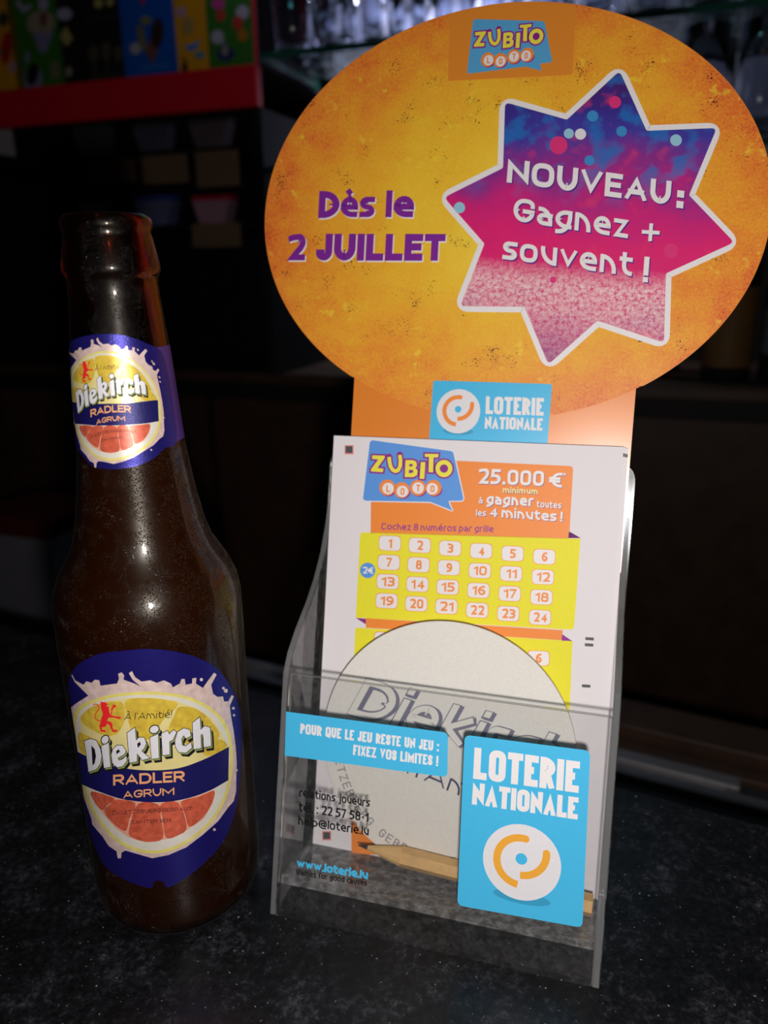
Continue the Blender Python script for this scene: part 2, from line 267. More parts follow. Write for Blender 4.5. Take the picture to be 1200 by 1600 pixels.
# a drawn sans-serif alphabet: every glyph is a few pen strokes in a unit box, so weight and width are set separately
X_ = .73
def G(w, *st): return (w, st)
_R = 9
FONT = {
 'A': G(.9, ([(0, 0), (.5, 1), (1, 0)], 0, 0), ([(.18, .3), (.82, .3)], 0, 0)), 'B': G(.75, ([(0, 0), (0, 1), (.9, 1), (.9, .53), (0, .53)], [0, 0, _R, _R, 0], 0), ([(0, .53), (1, .53), (1, 0), (0, 0)], [0, _R, _R, 0], 0)),
 'C': G(.7, ([(1, .88), (.8, 1), (0, 1), (0, 0), (.8, 0), (1, .12)], [0, .2, _R, _R, .2, 0], 0)), 'D': G(.85, ([(0, 0), (0, 1), (1, 1), (1, 0), (0, 0)], [0, 0, _R, _R, 0], 0)),
 'E': G(.62, ([(1, 1), (0, 1), (0, 0), (1, 0)], 0, 0), ([(0, .52), (.88, .52)], 0, 0)), 'F': G(.6, ([(1, 1), (0, 1), (0, 0)], 0, 0), ([(0, .5), (.88, .5)], 0, 0)),
 'G': G(.82, ([(1, .76), (1, 1), (0, 1), (0, 0), (1, 0), (1, .46), (.55, .46)], [0, _R, _R, _R, _R*.3, 0, 0], 0)), 'H': G(.8, ([(0, 0), (0, 1)], 0, 0), ([(1, 0), (1, 1)], 0, 0), ([(0, .5), (1, .5)], 0, 0)),
 'I': G(0, ([(0, 0), (0, 1)], 0, 0)), 'J': G(.5, ([(1, 1), (1, 0), (0, 0), (0, .2)], [0, _R, _R, 0], 0)), 'K': G(.75, ([(0, 0), (0, 1)], 0, 0), ([(1, 1), (.08, .5), (1, 0)], 0, 0)),
 'L': G(.58, ([(0, 1), (0, 0), (1, 0)], 0, 0)), 'M': G(1.15, ([(0, 0), (0, 1), (.5, .25), (1, 1), (1, 0)], 0, 0)), 'N': G(.85, ([(0, 0), (0, 1), (1, 0), (1, 1)], 0, 0)),
 'O': G(.9, ([(0, 0), (0, 1), (1, 1), (1, 0)], _R, 1)), 'P': G(.72, ([(0, 0), (0, 1), (1, 1), (1, .42), (0, .42)], [0, 0, _R, _R, 0], 0)), 'Q': G(.9, ([(0, 0), (0, 1), (1, 1), (1, 0)], _R, 1), ([(.6, .18), (1.0, -.1)], 0, 0)),
 'R': G(.74, ([(0, 0), (0, 1), (1, 1), (1, .45), (0, .45)], [0, 0, _R, _R, 0], 0), ([(.5, .45), (1, 0)], 0, 0)), 'S': G(.68, ([(1, .75), (1, 1), (0, 1), (0, .53), (1, .47), (1, 0), (0, 0), (0, .25)], _R, 0)),
 'T': G(.75, ([(0, 1), (1, 1)], 0, 0), ([(.5, 1), (.5, 0)], 0, 0)), 'U': G(.8, ([(0, 1), (0, 0), (1, 0), (1, 1)], [0, _R, _R, 0], 0)), 'V': G(.88, ([(0, 1), (.5, 0), (1, 1)], 0, 0)),
 'X': G(.8, ([(0, 1), (1, 0)], 0, 0), ([(0, 0), (1, 1)], 0, 0)), 'Z': G(.75, ([(0, 1), (1, 1), (0, 0), (1, 0)], 0, 0)),
 'a': G(.55, ([(.08, X_), (1, X_), (1, 0)], [0, _R, 0], 0), ([(1, .42), (0, .42), (0, 0), (1, 0)], [0, _R, _R, 0], 0)), 'c': G(.5, ([(1, X_), (0, X_), (0, 0), (1, 0)], [0, _R, _R, 0], 0)),
 'd': G(.6, ([(1, 0), (1, 1)], 0, 0), ([(1, X_), (0, X_), (0, 0), (1, 0)], [0, _R, _R, 0], 0)), 'e': G(.62, ([(0, .36), (1, .36), (1, X_), (0, X_), (0, 0), (.95, 0)], [0, 0, _R, _R, _R, 0], 0)),
 'f': G(.4, ([(1, 1), (.3, 1), (.3, 0)], [0, _R, 0], 0), ([(0, X_), (.95, X_)], 0, 0)), 'g': G(.6, ([(1, X_), (0, X_), (0, 0), (1, 0)], [0, _R, _R, 0], 0), ([(1, X_), (1, -.3), (.05, -.3)], [0, _R, 0], 0)),
 'h': G(.58, ([(0, 0), (0, 1)], 0, 0), ([(0, X_), (1, X_), (1, 0)], [0, _R, 0], 0)), 'i': G(0, ([(0, 0), (0, X_)], 0, 0), ([(0, 1.0), (0, 1.17)], 0, 0)), 'j': G(.18, ([(1, X_), (1, -.3), (0, -.3)], [0, _R, 0], 0), ([(1, 1.0), (1, 1.17)], 0, 0)),
 'k': G(.55, ([(0, 0), (0, 1)], 0, 0), ([(.95, X_), (.08, .36), (1, 0)], 0, 0)), 'l': G(0, ([(0, 0), (0, 1)], 0, 0)), 'm': G(1.05, ([(0, 0), (0, X_)], 0, 0), ([(0, X_), (.5, X_), (.5, 0)], [0, _R, 0], 0), ([(.5, X_), (1, X_), (1, 0)], [0, _R, 0], 0)),
 'n': G(.58, ([(0, 0), (0, X_)], 0, 0), ([(0, X_), (1, X_), (1, 0)], [0, _R, 0], 0)), 'o': G(.64, ([(0, 0), (0, X_), (1, X_), (1, 0)], _R, 1)), 'p': G(.6, ([(0, -.3), (0, X_)], 0, 0), ([(0, X_), (1, X_), (1, 0), (0, 0)], [0, _R, _R, 0], 0)),
 'r': G(.34, ([(0, 0), (0, X_), (1, X_)], [0, .12, 0], 0)), 's': G(.48, ([(1, X_), (0, X_), (0, .39), (1, .34), (1, 0), (0, 0)], [0, _R, _R, _R, _R, 0], 0)), 't': G(.42, ([(.3, .98), (.3, 0), (1, 0)], [0, _R, 0], 0), ([(0, X_), (1, X_)], 0, 0)),
 'u': G(.58, ([(0, X_), (0, 0), (1, 0)], [0, _R, 0], 0), ([(1, 0), (1, X_)], 0, 0)), 'v': G(.62, ([(0, X_), (.5, 0), (1, X_)], 0, 0)), 'w': G(.95, ([(0, X_), (.25, 0), (.5, X_), (.75, 0), (1, X_)], 0, 0)), 'z': G(.52, ([(0, X_), (1, X_), (0, 0), (1, 0)], 0, 0)),
 '0': G(.62, ([(0, 0), (0, 1), (1, 1), (1, 0)], _R, 1)), '1': G(.3, ([(0, .78), (1, 1), (1, 0)], 0, 0)), '2': G(.58, ([(0, .95), (.4, 1.03), (1, 1), (1, .5), (0, 0), (1, 0)], [0, .3, _R, _R, 0, 0], 0)),
 '3': G(.55, ([(0, 1), (1, 1), (1, .53), (.3, .53)], [0, _R, _R, 0], 0), ([(.3, .53), (1, .53), (1, 0), (0, 0)], [0, _R, _R, 0], 0)), '4': G(.66, ([(.75, 0), (.75, 1), (0, .28), (1, .28)], 0, 0)), '5': G(.56, ([(.95, 1), (.1, 1), (.06, .56), (1, .6), (1, 0), (0, 0)], [0, 0, 0, _R, _R, 0], 0)),
 '6': G(.6, ([(.9, 1), (0, 1), (0, 0), (1, 0), (1, .56), (.03, .56)], [0, _R, _R, _R, _R, 0], 0)), '7': G(.55, ([(0, 1), (1, 1), (.3, 0)], 0, 0)), '8': G(.6, ([(.05, .53), (.05, 1), (.95, 1), (.95, .53)], _R, 1), ([(0, 0), (0, .53), (1, .53), (1, 0)], _R, 1)),
 '9': G(.6, ([(.1, 0), (1, 0), (1, 1), (0, 1), (0, .44), (.97, .44)], [0, _R, _R, _R, _R, 0], 0)), '.': G(0, ([(0, -.07), (0, .07)], 0, 0)), ':': G(0, ([(0, -.05), (0, .1)], 0, 0), ([(0, .6), (0, .75)], 0, 0)), '!': G(0, ([(0, -.07), (0, .07)], 0, 0), ([(0, .33), (0, 1)], 0, 0)),
 '+': G(.7, ([(0, .42), (1, .42)], 0, 0), ([(.5, .08), (.5, .76)], 0, 0)), '-': G(.3, ([(0, .4), (1, .4)], 0, 0)), "'": G(0, ([(0, .8), (0, 1.05)], 0, 0)), '*': G(.3, ([(0, .7), (1, 1)], 0, 0), ([(0, 1), (1, .7)], 0, 0), ([(.5, .65), (.5, 1.05)], 0, 0)),
 '€': G(.66, ([(1, 1), (.15, 1), (.15, 0), (1, 0)], [0, _R, _R, 0], 0), ([(-.1, .62), (.8, .62)], 0, 0), ([(-.1, .38), (.8, .38)], 0, 0)), '@': G(1.1, ([(.75, .25), (.3, .25), (.3, .62), (.75, .62)], [0, _R, _R, 0], 0), ([(.75, .65), (.75, .2), (1, .2), (1, .95), (0, .95), (0, -.1), (.9, -.1)], [0, 0, .1, _R, _R, _R, 0], 0))}
FONT['é'] = G(FONT['e'][0], *FONT['e'][1], ([(.42, .98), (.72, 1.2)], 0, 0)); FONT['è'] = G(FONT['e'][0], *FONT['e'][1], ([(.58, .98), (.28, 1.2)], 0, 0))
FONT['à'] = G(FONT['a'][0], *FONT['a'][1], ([(.62, .98), (.3, 1.2)], 0, 0)); FONT['À'] = G(FONT['A'][0], *FONT['A'][1], ([(.6, 1.2), (.3, 1.42)], 0, 0))
def ribbon(p, t, closed):
    """a pen stroke of width t with mitred joints, as one strip"""
    p = arr(p); n = len(p); L, R_ = [], []
    for i in range(n):
        a = p[i-1] if (closed or i > 0) else None; b = p[(i+1) % n] if (closed or i < n-1) else None
        d0 = (p[i]-a)/max(np.hypot(*(p[i]-a)), 1e-9) if a is not None else None; d1 = (b-p[i])/max(np.hypot(*(b-p[i])), 1e-9) if b is not None else None
        if d0 is None: d0 = d1
        if d1 is None: d1 = d0
        n0 = np.array([-d0[1], d0[0]]); n1 = np.array([-d1[1], d1[0]]); m = n0+n1; q = m@m
        if q < 1e-3: off = n0*t/2
        else:
            off = m*(t/q)
            l = np.hypot(*off); mx_ = t*2.2
            if l > mx_: off *= mx_/l
        L.append(p[i]+off); R_.append(p[i]-off)
    V = np.array(L+R_); return V, [(i, (i+1) % n, n+(i+1) % n, n+i) for i in range(n if closed else n-1)]
def text(s, p0, p1, cap, bold=.0, xb=0., up=None, spacing=1., t=None, gap=None):
    """lettering along the baseline p0-p1 with capital height cap (in the drawing's units, y down); t = stroke weight, gap = letter gap, both in cap heights"""
    if t is None: t = .115+1.9*bold+.9*xb
    if gap is None: gap = .17-.25*t
    p0, p1 = arr(p0), arr(p1); d = p1-p0; Ltot = np.hypot(*d)/cap; d = d/np.hypot(*d)
    if up is None: up = np.array([d[1], -d[0]])
    else: up = arr(up); up = up/np.hypot(*up)
    nl = sum(c != ' ' for c in s); ns = s.count(' '); sw = sum(FONT[c][0] for c in s if c != ' ')
    k = 1.0 if sw == 0 else (Ltot-nl*t-gap*(nl-1-ns)-ns*.42*min(1, .25+Ltot/len(s)*1.4))/sw
    if k < .22: gap = .05; k = max((Ltot-nl*t-gap*(nl-1-ns)-ns*.3)/max(sw, .1), .12)
    spw = (Ltot-nl*t-gap*(nl-1-ns)-k*sw)/ns if ns else 0
    x = (Ltot-t)/2 if sw == 0 and nl == 1 else 0; out = []; prev = None
    for c in s:
        if c == ' ': x += spw-gap; prev = ' '; continue
        w, st = FONT[c]
        for pts, rad, closed in st:
            q = arr([(x+t/2+px*w*k, t/2+py*(1-t)) for px, py in pts])
            if np.any(arr(rad)): 
                if closed: q = rounded(q, min(np.ptp(q[:, 0]), np.ptp(q[:, 1]))*.62 if max(np.ptp(q[:, 0]), np.ptp(q[:, 1])) > 0 else 0, 5)
                else:
                    rr = [rad]*len(q) if not hasattr(rad, '__len__') else list(rad)
                    m = len(q); o_ = [q[0]]
                    for i in range(1, m-1):
                        a, b, c_ = q[i-1], q[i], q[i+1]
                        if not rr[i]: o_.append(b); continue
                        u_, v_ = a-b, c_-b; lu, lv = np.hypot(*u_), np.hypot(*v_); kk = .98
                        ku = min(rr[i], lu*(kk if i == 1 or not rr[i-1] else .5)); kv = min(rr[i], lv*(kk if i == m-2 or not rr[i+1] else .5)); lim = 1.25*min(ku, kv); ku, kv = min(ku, lim), min(kv, lim)
                        s_, e_ = b+u_/lu*ku, b+v_/lv*kv
                        for j in range(8): tt = j/7; ctr = s_+e_-b; cpt = ctr+(s_-ctr)*math.cos(tt*math.pi/2)+(e_-ctr)*math.sin(tt*math.pi/2); o_.append(cpt)
                    o_.append(q[-1]); q = arr(o_)
            if not closed and np.hypot(*(q[0]-q[-1])) > .25 or len(q) > 2 and not closed:   # square pen ends, trimmed flat to the glyph's box below
                e0, e1 = q[0]-q[1], q[-1]-q[-2]; q = q.copy(); q[0] += e0/np.hypot(*e0)*t*.5; q[-1] += e1/np.hypot(*e1)*t*.5
            if len(pts) == 2 and abs(pts[0][1]-pts[1][1]) < .2 and pts[0][0] == pts[1][0]:          # a dot: a square of the pen's width
                mid = (q[0]+q[-1])/2; q = arr([mid-[0, t*.5], mid+[0, t*.5]]); V, f = ribbon(q, t, False)
                W3 = p0+V[:, :1]*d*cap+V[:, 1:]*up*cap; out.append((W3, f)); continue
            V, f = ribbon(q, t, closed)
            py_ = [b_ for s2 in st for a_, b_ in s2[0]]; px_ = [a_ for s2 in st for a_, b_ in s2[0]]
            V[:, 1] = np.clip(V[:, 1], min(py_)*(1-t), t+max(py_)*(1-t)); V[:, 0] = np.clip(V[:, 0], x+min(px_)*w*k, x+t+max(px_)*w*k)
            W3 = p0+V[:, :1]*d*cap+V[:, 1:]*up*cap
            out += [(W3[list(q4)], [(0, 1, 2, 3)]) for q4 in f]
        x += t+w*k+gap; prev = c
    return out
def Z(x0, y0, k): return lambda v: np.stack([x0+arr(v)[:, 0]/k, y0+arr(v)[:, 1]/k], 1)     # drawing units of a zoomed crop -> photo pixels
def affine(src, dst):
    src, dst = arr(src), arr(dst); M = np.linalg.lstsq(np.c_[src, np.ones(len(src))], dst, rcond=None)[0]
    return lambda v: np.c_[arr(v), np.ones(len(v))]@M
def offs(dx, dy): return lambda v: arr(v)+[dx, dy]
def merge(layers, surf):
    """layers: [(items, material, layer number)] -> V, F, mats, mi, uv"""
    V, Fs, MI, UV, mats = [], [], [], [], []; n = 0
    for items, m, k in layers:
        if m not in mats: mats.append(m)
        im = mats.index(m)
        for q_, (v, f) in enumerate(items):
            P, uv = surf(v, k+.055*(q_ % 15)); V.append(P); UV.append(uv); Fs += [tuple(i+n for i in q) for q in f]; MI += [im]*len(f); n += len(v)
    return np.vstack(V), Fs, mats, MI, np.vstack(UV)
def on_plane(F_, D, step=.045):
    def s(v, k):
        ab = F_.unp(v, D); return F_.P(ab[:, 0], ab[:, 1], D-step*k), ab/100
    return s
def on_plane_ab(F_, D, step=.045):
    def s(v, k): v = arr(v); return F_.P(v[:, 0], v[:, 1], D-step*k), v/100
    return s
def art(name, layers, surf, parent, label=None):
    V, Fs, mats, MI, UV = merge(layers, surf); o = mkobj(name, V, Fs, mats, MI, parent, UV)
    if label: o['label'] = label
    return o

# ================================================================== the counter and the room
def bframe(deg, dist):
    a = math.radians(deg); u = np.array([math.cos(a), math.sin(a), 0]); n = np.array([-u[1], u[0], 0])
    return Frame(n*dist, u, (0, 0, 1), n)
def granite():
    m, nt, b = base('black_speckled_stone'); setp(b, .34, .38)
    tc = N(nt, 'ShaderNodeTexCoord').outputs['Object']
    n1 = noise(nt, tc, 420, 8, .72); n2 = noise(nt, tc, 60, 3, .5); n3 = noise(nt, tc, 700, 2, .5)
    r = ramp(nt, [(.40, rgb(13, 13, 14)), (.56, rgb(25, 25, 28)), (.68, rgb(50, 50, 56)), (.85, rgb(86, 86, 92))]); 
    ad = N(nt, 'ShaderNodeMath', operation='MULTIPLY_ADD'); nt.links.new(n2, ad.inputs[0]); ad.inputs[1].default_value = .5; nt.links.new(n1, ad.inputs[2])
    sb = N(nt, 'ShaderNodeMath', operation='SUBTRACT'); nt.links.new(ad.outputs[0], sb.inputs[0]); sb.inputs[1].default_value = .24
    nt.links.new(sb.outputs[0], r.inputs[0])
    r2 = ramp(nt, [(.70, (0, 0, 0, 1)), (.76, (1, 1, 1, 1))]); nt.links.new(n3, r2.inputs[0])
    c = mixc(nt, r2.outputs[0], r.outputs[0], rgb(150, 150, 155)); nt.links.new(c, b.inputs['Base Color']); return m
GRAN = granite()
CA = math.radians(-19); cu = np.array([math.cos(math.radians(-26.1)), math.sin(math.radians(-26.1)), 0]); cn = np.array([-cu[1], cu[0], 0])
CF_ = Frame(np.array([102.6, 289.7, 0]), cu, (0, 0, 1), cn)       # counter rear edge
V, Fs = box_ab(CF_, -900, 500, -30, 0, -420, 0); o = mkobj('bar_counter', V, Fs, GRAN); fixn(o); bevel(o, 1.2, 2)
tag(o, 'black speckled stone bar counter that the bottle and the ticket holder stand on', 'counter')
WALLM = plain('wall_paint', rgb(205, 200, 205), .8, .2, var=.06, scale=8)
BROWN = plain('dark_stained_wood', rgb(70, 48, 36), .5, .4, var=.25, scale=30)
DARKW = plain('dark_cabinet_wood', rgb(30, 24, 22), .6, .3, var=.2, scale=20)
FLOORM = plain('dark_floor_tile', rgb(48, 44, 42), .6, .3, var=.1, scale=6)
BG = bframe(-19, 1000)
def setbox(name, F_, a0, a1, b0, b1, d0, d1, m, kind='structure'):
    V, Fs = box_ab(F_, a0, a1, b0, b1, d0, d1); o = mkobj(name, V, Fs, m); fixn(o)
    if kind: o['kind'] = kind
    return o
setbox('wall_back', BG, -1900, 1900, -1020, 1500, 330, 350, WALLM)
setbox('floor', BG, -1900, 1900, -1040, -1020, -1700, 330, FLOORM)
# back bar cabinet under the shelves, with two wood ledges
bb = empty('back_bar_cabinet', BG.P(0, -1020, 150), 'dark wooden back bar cabinet running below the glass shelves behind the counter', 'cabinet')
V, Fs = box_ab(BG, -1500, 1500, -1020, 58, 60, 330); fixn(mkobj('cabinet_body', V, Fs, DARKW, parent=bb))
V, Fs = box_ab(BG, -1500, 1500, 74, 300, 315, 328); fixn(mkobj('back_board', V, Fs, DARKW, parent=bb))
V, Fs = box_ab(BG, -1500, 1500, 58, 74, 30, 330); bevel(fixn(mkobj('worktop', V, Fs, BROWN, parent=bb)), 2)
for k in range(7):
    V, Fs = box_ab(BG, -1490+k*425, -1080+k*425, -980, 30, 48, 60); fixn(mkobj('cabinet_door', V, Fs, BROWN, parent=bb))
# lower working ledge on the barman's side
LF = Frame(CF_.O, cu, (0, 0, 1), cn)
wl = empty('work_bench', LF.P(0, -1020, 120), 'low brown wooden work bench on the barman side of the counter', 'bench')
V, Fs = box_ab(LF, -1000, 900, -260, -242, 8, 330); bevel(fixn(mkobj('bench_top', V, Fs, DARKW, parent=wl)), 2)
for a in (-980, 860):
    V, Fs = box_ab(LF, a, a+30, -1020, -260, 20, 300); fixn(mkobj('leg', V, Fs, DARKW, parent=wl))

# ================================================================== the clear acrylic holder
W_ = 114.9; TH = 2.4; FL = 13.4; BK0, BK1 = 38.0, 40.4
hold = empty('brochure_holder', HF.P(W_/2, 5, 20), 'clear acrylic countertop holder with cyan stickers and black print on its front, holding lottery slips', 'holder')
side = [(0, 0), (0, 88.6), (3.2, 95.5), (9.5, 102.8), (18.0, 110.5), (25.5, 119), (31.5, 129), (35.4, 140), (38.4, 152), (39.4, 162), (40.4, 166), (40.4, 40.4*.2733)]
for a0, a1 in ((0, TH), (W_-TH, W_)):
    V, Fs, mi = prism(HF, side, 'a', a0, a1); o = mkobj('side_panel', V, Fs, [ACRS, ACRE], mi, hold); fixn(o); bevel(o, .3, 1)
V, Fs, mi = prism(HF, rounded([(TH, 0), (W_-TH, 0), (W_-TH, 88.6), (TH, 88.6)], .4, 1), 'd', 0, TH); o = mkobj('front_panel', V, Fs, [ACR, ACRE], mi, hold); fixn(o); bevel(o, .3, 1)
V, Fs, mi = prism(HF, rounded([(0, 40*.2733), (W_, 40*.2733), (W_+.6, 169.6), (-.6, 169.6)], [.3, .3, 7, 7], 8), 'd', BK0, BK1+.001)
o = mkobj('back_panel', V, Fs, [ACRB, ACRE], mi, hold); fixn(o)
V, Fs, mi = prism(HF, [(TH, FL-TH), (BK0, FL-TH), (BK0, FL), (TH, FL)], 'a', TH, W_-TH); o = mkobj('floor_panel', V, Fs, [ACRF, ACRE], [1 if i in (0,1) else 0 for i in range(len(Fs))], hold); fixn(o)

SF = on_plane(HF, 0, .05)
def hz(items, m, k, zf): return (xf(items, zf), m, k)
# left banner sticker
z4 = Z(440, 1110, 4.615)
art('banner_sticker', [hz(poly(rounded([(33, 8), (1200, 160), (1196, 482), (22, 325)], [4, 40, 40, 4])), CYAN, 1, z4),
    hz(text('POUR QUE LE JEU RESTE UN JEU :', (134, 166), (1134, 297), 74, up=(4, -74), t=.2, gap=.06), WHITE, 2, z4),
    hz(text('FIXEZ VOS LIMITES !', (515, 320), (1128, 402), 74, up=(4, -74), t=.2, gap=.06), WHITE, 2, z4)], SF, hold, 'cyan banner sticker with white capitals asking players to set limits')
art('contact_lettering', [hz(text('relations joueurs', (126, 620), (636, 696), 60, up=(3, -62), t=.175, gap=.07), BLACK, 1, z4),
    hz(text('tél. : 22 57 58-1', (122, 726), (626, 804), 66, up=(3, -66), t=.175, gap=.07), BLACK, 1, z4),
    hz(text('help@loterie.lu', (119, 822), (628, 902), 62, up=(3, -64), t=.175, gap=.07), BLACK, 1, z4)], SF, hold, 'black condensed contact lines printed on the clear front')
art('web_lettering', [hz(text('www.loterie.lu', (108, 1130), (622, 1218), 62, up=(3, -66), t=.24, gap=.03), CYAN, 2, z4),
    hz(text('Games for good causes', (106, 1184), (614, 1266), 42, up=(3, -44), t=.16, gap=.09), BLACK, 1, z4)], SF, hold, 'cyan web address with a small black line below it')
# right square sticker
z5 = Z(710, 1140, 5.)
def ball_logo(surfF, D, cpx, rpx, base_k, arcm, dot, hz_=None):
    c = surfF.unp([cpx], D)[0]; e = surfF.unp([(cpx[0]+rpx, cpx[1])], D)[0]; R = abs(e[0]-c[0])
    L = [([(ellipse(c, R, n=64), [tuple(range(64))])], BALLW, base_k+1)]
    def A(cc, r, a0, a1): p = arc((c[0]+cc[0]*R, c[1]+cc[1]*R), r*R, a0, a1, 30); return p
    L.append((stroke(A((-.02, .02), .62, 82, 266), .19*R, caps=False) + disc(A((-.02, .02), .62, 82, 83, )[0], .095*R), arcm, base_k+2))
    L.append((stroke(A((-.015, .29), .63, 6, -90), .19*R, caps=False) + disc(A((-.015, .29), .63, 6, 7)[0], .095*R), arcm, base_k+2))
    L.append((disc((c[0]-.01*R, c[1]+.09*R), .15*R), dot, base_k+2)); return L, c, R
BALLW = print_mat('ball_white', rgb(230, 226, 230), .4, .4)
DEEPC = print_mat('printed_deep_cyan', rgb(58, 160, 200), .35, .5)
LG, c, R = ball_logo(HF, 0, (815, 1347), 62.5, 3, GOLD, CYAN)
art('square_sticker', [hz(poly(rounded([(80, 40), (1062, 165), (1000, 1548), (22, 1372)], 50)), CYAN, 1, z5),
    hz(text('LOTERIE', (146, 382), (970, 494), 244, up=(12, -244), t=.225, gap=.055), WHITE, 2, z5),
    hz(text('NATIONALE', (136, 582), (962, 702), 172, up=(9, -172), t=.235, gap=.045), WHITE, 2, z5)], SF, hold, 'cyan square sticker with white capitals and a white ball emblem')
AB = on_plane_ab(HF, 0, .05)
o = art('ball_emblem', [(disc((c[0]+.06*R, c[1]-.93*R), .74*R, .17*R), DEEPC, 2)] + LG, AB, hold)

# ================================================================== display card behind the slips
CD = 32.4
card = empty('display_card', HF.P(61, FL+.1, CD+.5), 'tall orange cardboard display card with an oval grunge-yellow head and a pink star', 'display card')
ec, ea, eb, er = (60.23, 257.56), 91.56, 74.32, -.07
el = ellipse(ec, ea, eb, er, 160)
nl = [(9.6, FL+.4), (113.6-TH+.6, FL+.4), (113.1, 198.5), (9.7, 196.5)]
def inside_neck(p): return 9.7 < p[0] < 113.1 and p[1] < ec[1]
top_pts = [p for p in el if not inside_neck(p)]
i0 = max(range(len(top_pts)), key=lambda i: np.hypot(*(np.array(top_pts[i])-top_pts[i-1])))
top_pts = top_pts[i0:]+top_pts[:i0]
outline = [(113.1, top_pts[0][1]-.6)] + [tuple(p) for p in top_pts] + [(9.7, top_pts[-1][1]-.6), (9.7, FL+.2), (112.2, FL+.2)]
CARDW = plain('card_core', rgb(225, 215, 205), .8, .2)
n_ = len(outline); V = [HF.P(a, b, CD+dd) for dd in (0, .8) for a, b in outline]
tri = tessellate_polygon([[Vector((a, b, 0)) for a, b in outline]])
Fs = [tuple(t) for t in tri]+[tuple(i+n_ for i in t) for t in tri]+[(i, (i+1) % n_, n_+(i+1) % n_, n_+i) for i in range(n_)]
o = mkobj('card_board', V, Fs, [CARDOR, CARDW], [0]*len(tri)+[1]*len(tri)+[1]*n_, card); fixn(o)
CS = on_plane(HF, CD, .05); CAB = on_plane_ab(HF, CD, .05)
bot = [tuple(p) for p in ellipse(ec, ea-.25, eb-.25, er, 160)]
art('oval_print', [(poly(bot), GRUNGE, 1)], CAB, card, 'oval of scuffed yellow and orange print')
# star
zs = Z(680, 80, 2.3077)
star = arr([(252, 185), (475, 248), (665, 72), (762, 288), (1015, 278), (915, 520), (1078, 690), (832, 802), (825, 1052), (585, 972), (408, 1130), (322, 922), (90, 920), (178, 695), (32, 528), (245, 422)])
st = art('star_burst', [hz(stroke(rounded(star, [34, 12]*8, 7), 40, True), WHITE, 3, zs), hz(poly(rounded(star, [20, 6]*8, 4)), STAR, 4.5, zs)], CS, card, 'pink and violet eight-pointed star with a thick white border')
BOK = print_mat('printed_light_spot', rgb(58, 140, 200)); BOK3 = print_mat('printed_pale_spot', rgb(150, 200, 220)); BOK2 = print_mat('printed_pink_spot', rgb(222, 50, 120))
for c_, r_, m_ in (((568, 235), 20, BOK), ((482, 298), 18, BOK3), ((672, 290), 19, BOK), ((556, 395), 18, BOK), ((524, 300), 20, BALLW), ((868, 322), 21, BOK3), ((88, 565), 20, BOK3), ((648, 185), 22, BOK2), ((445, 340), 32, BOK2), ((850, 720), 26, BOK2), ((425, 825), 12, BOK2)):
    art('light_spot', [hz(disc(c_, r_), m_, 5, zs)], CS, st)
L = []
for s_, p0, p1, cap, b in (('NOUVEAU', (258, 474), (846, 556), 86, .215), (':', (862, 566), (900, 571), 84, .30), ('Gagnez', (280, 612), (694, 676), 84, .18), ('+', (742, 690), (806, 694), 88, .15), ('souvent', (242, 750), (708, 812), 84, .18), ('!', (738, 832), (776, 836), 92, .20)):
    upv = (6, -80)
    L += [hz(xf(text(s_, p0, p1, cap, up=upv, t=b), offs(4, 5)), SHADOWP, 6, zs), hz(text(s_, p0, p1, cap, up=upv, t=b), WHITE, 7, zs)]
art('star_lettering', L, CS, st, 'white rounded lettering on the star')
# purple lettering
zd = Z(430, 280, 4.2857); L = []
for s_, p0, p1, cap, b in (('D', (288, 262), (428, 262), 182, .25), ('ès', (436, 256), (664, 256), 174, .21), ('le', (738, 256), (928, 256), 180, .23), ('2', (80, 545), (200, 545), 175, .23), ('JUILLET', (272, 546), (1134, 548), 180, .27)):
    t_ = text(s_, p0, p1, cap, up=(5, -100), t=b, gap=.06)
    L += [hz(xf(t_, offs(7, 9)), WHITE, 3, zd), hz(t_, VIOLET, 4, zd)]
art('date_lettering', L, CS, card, 'purple lettering with a white edge')
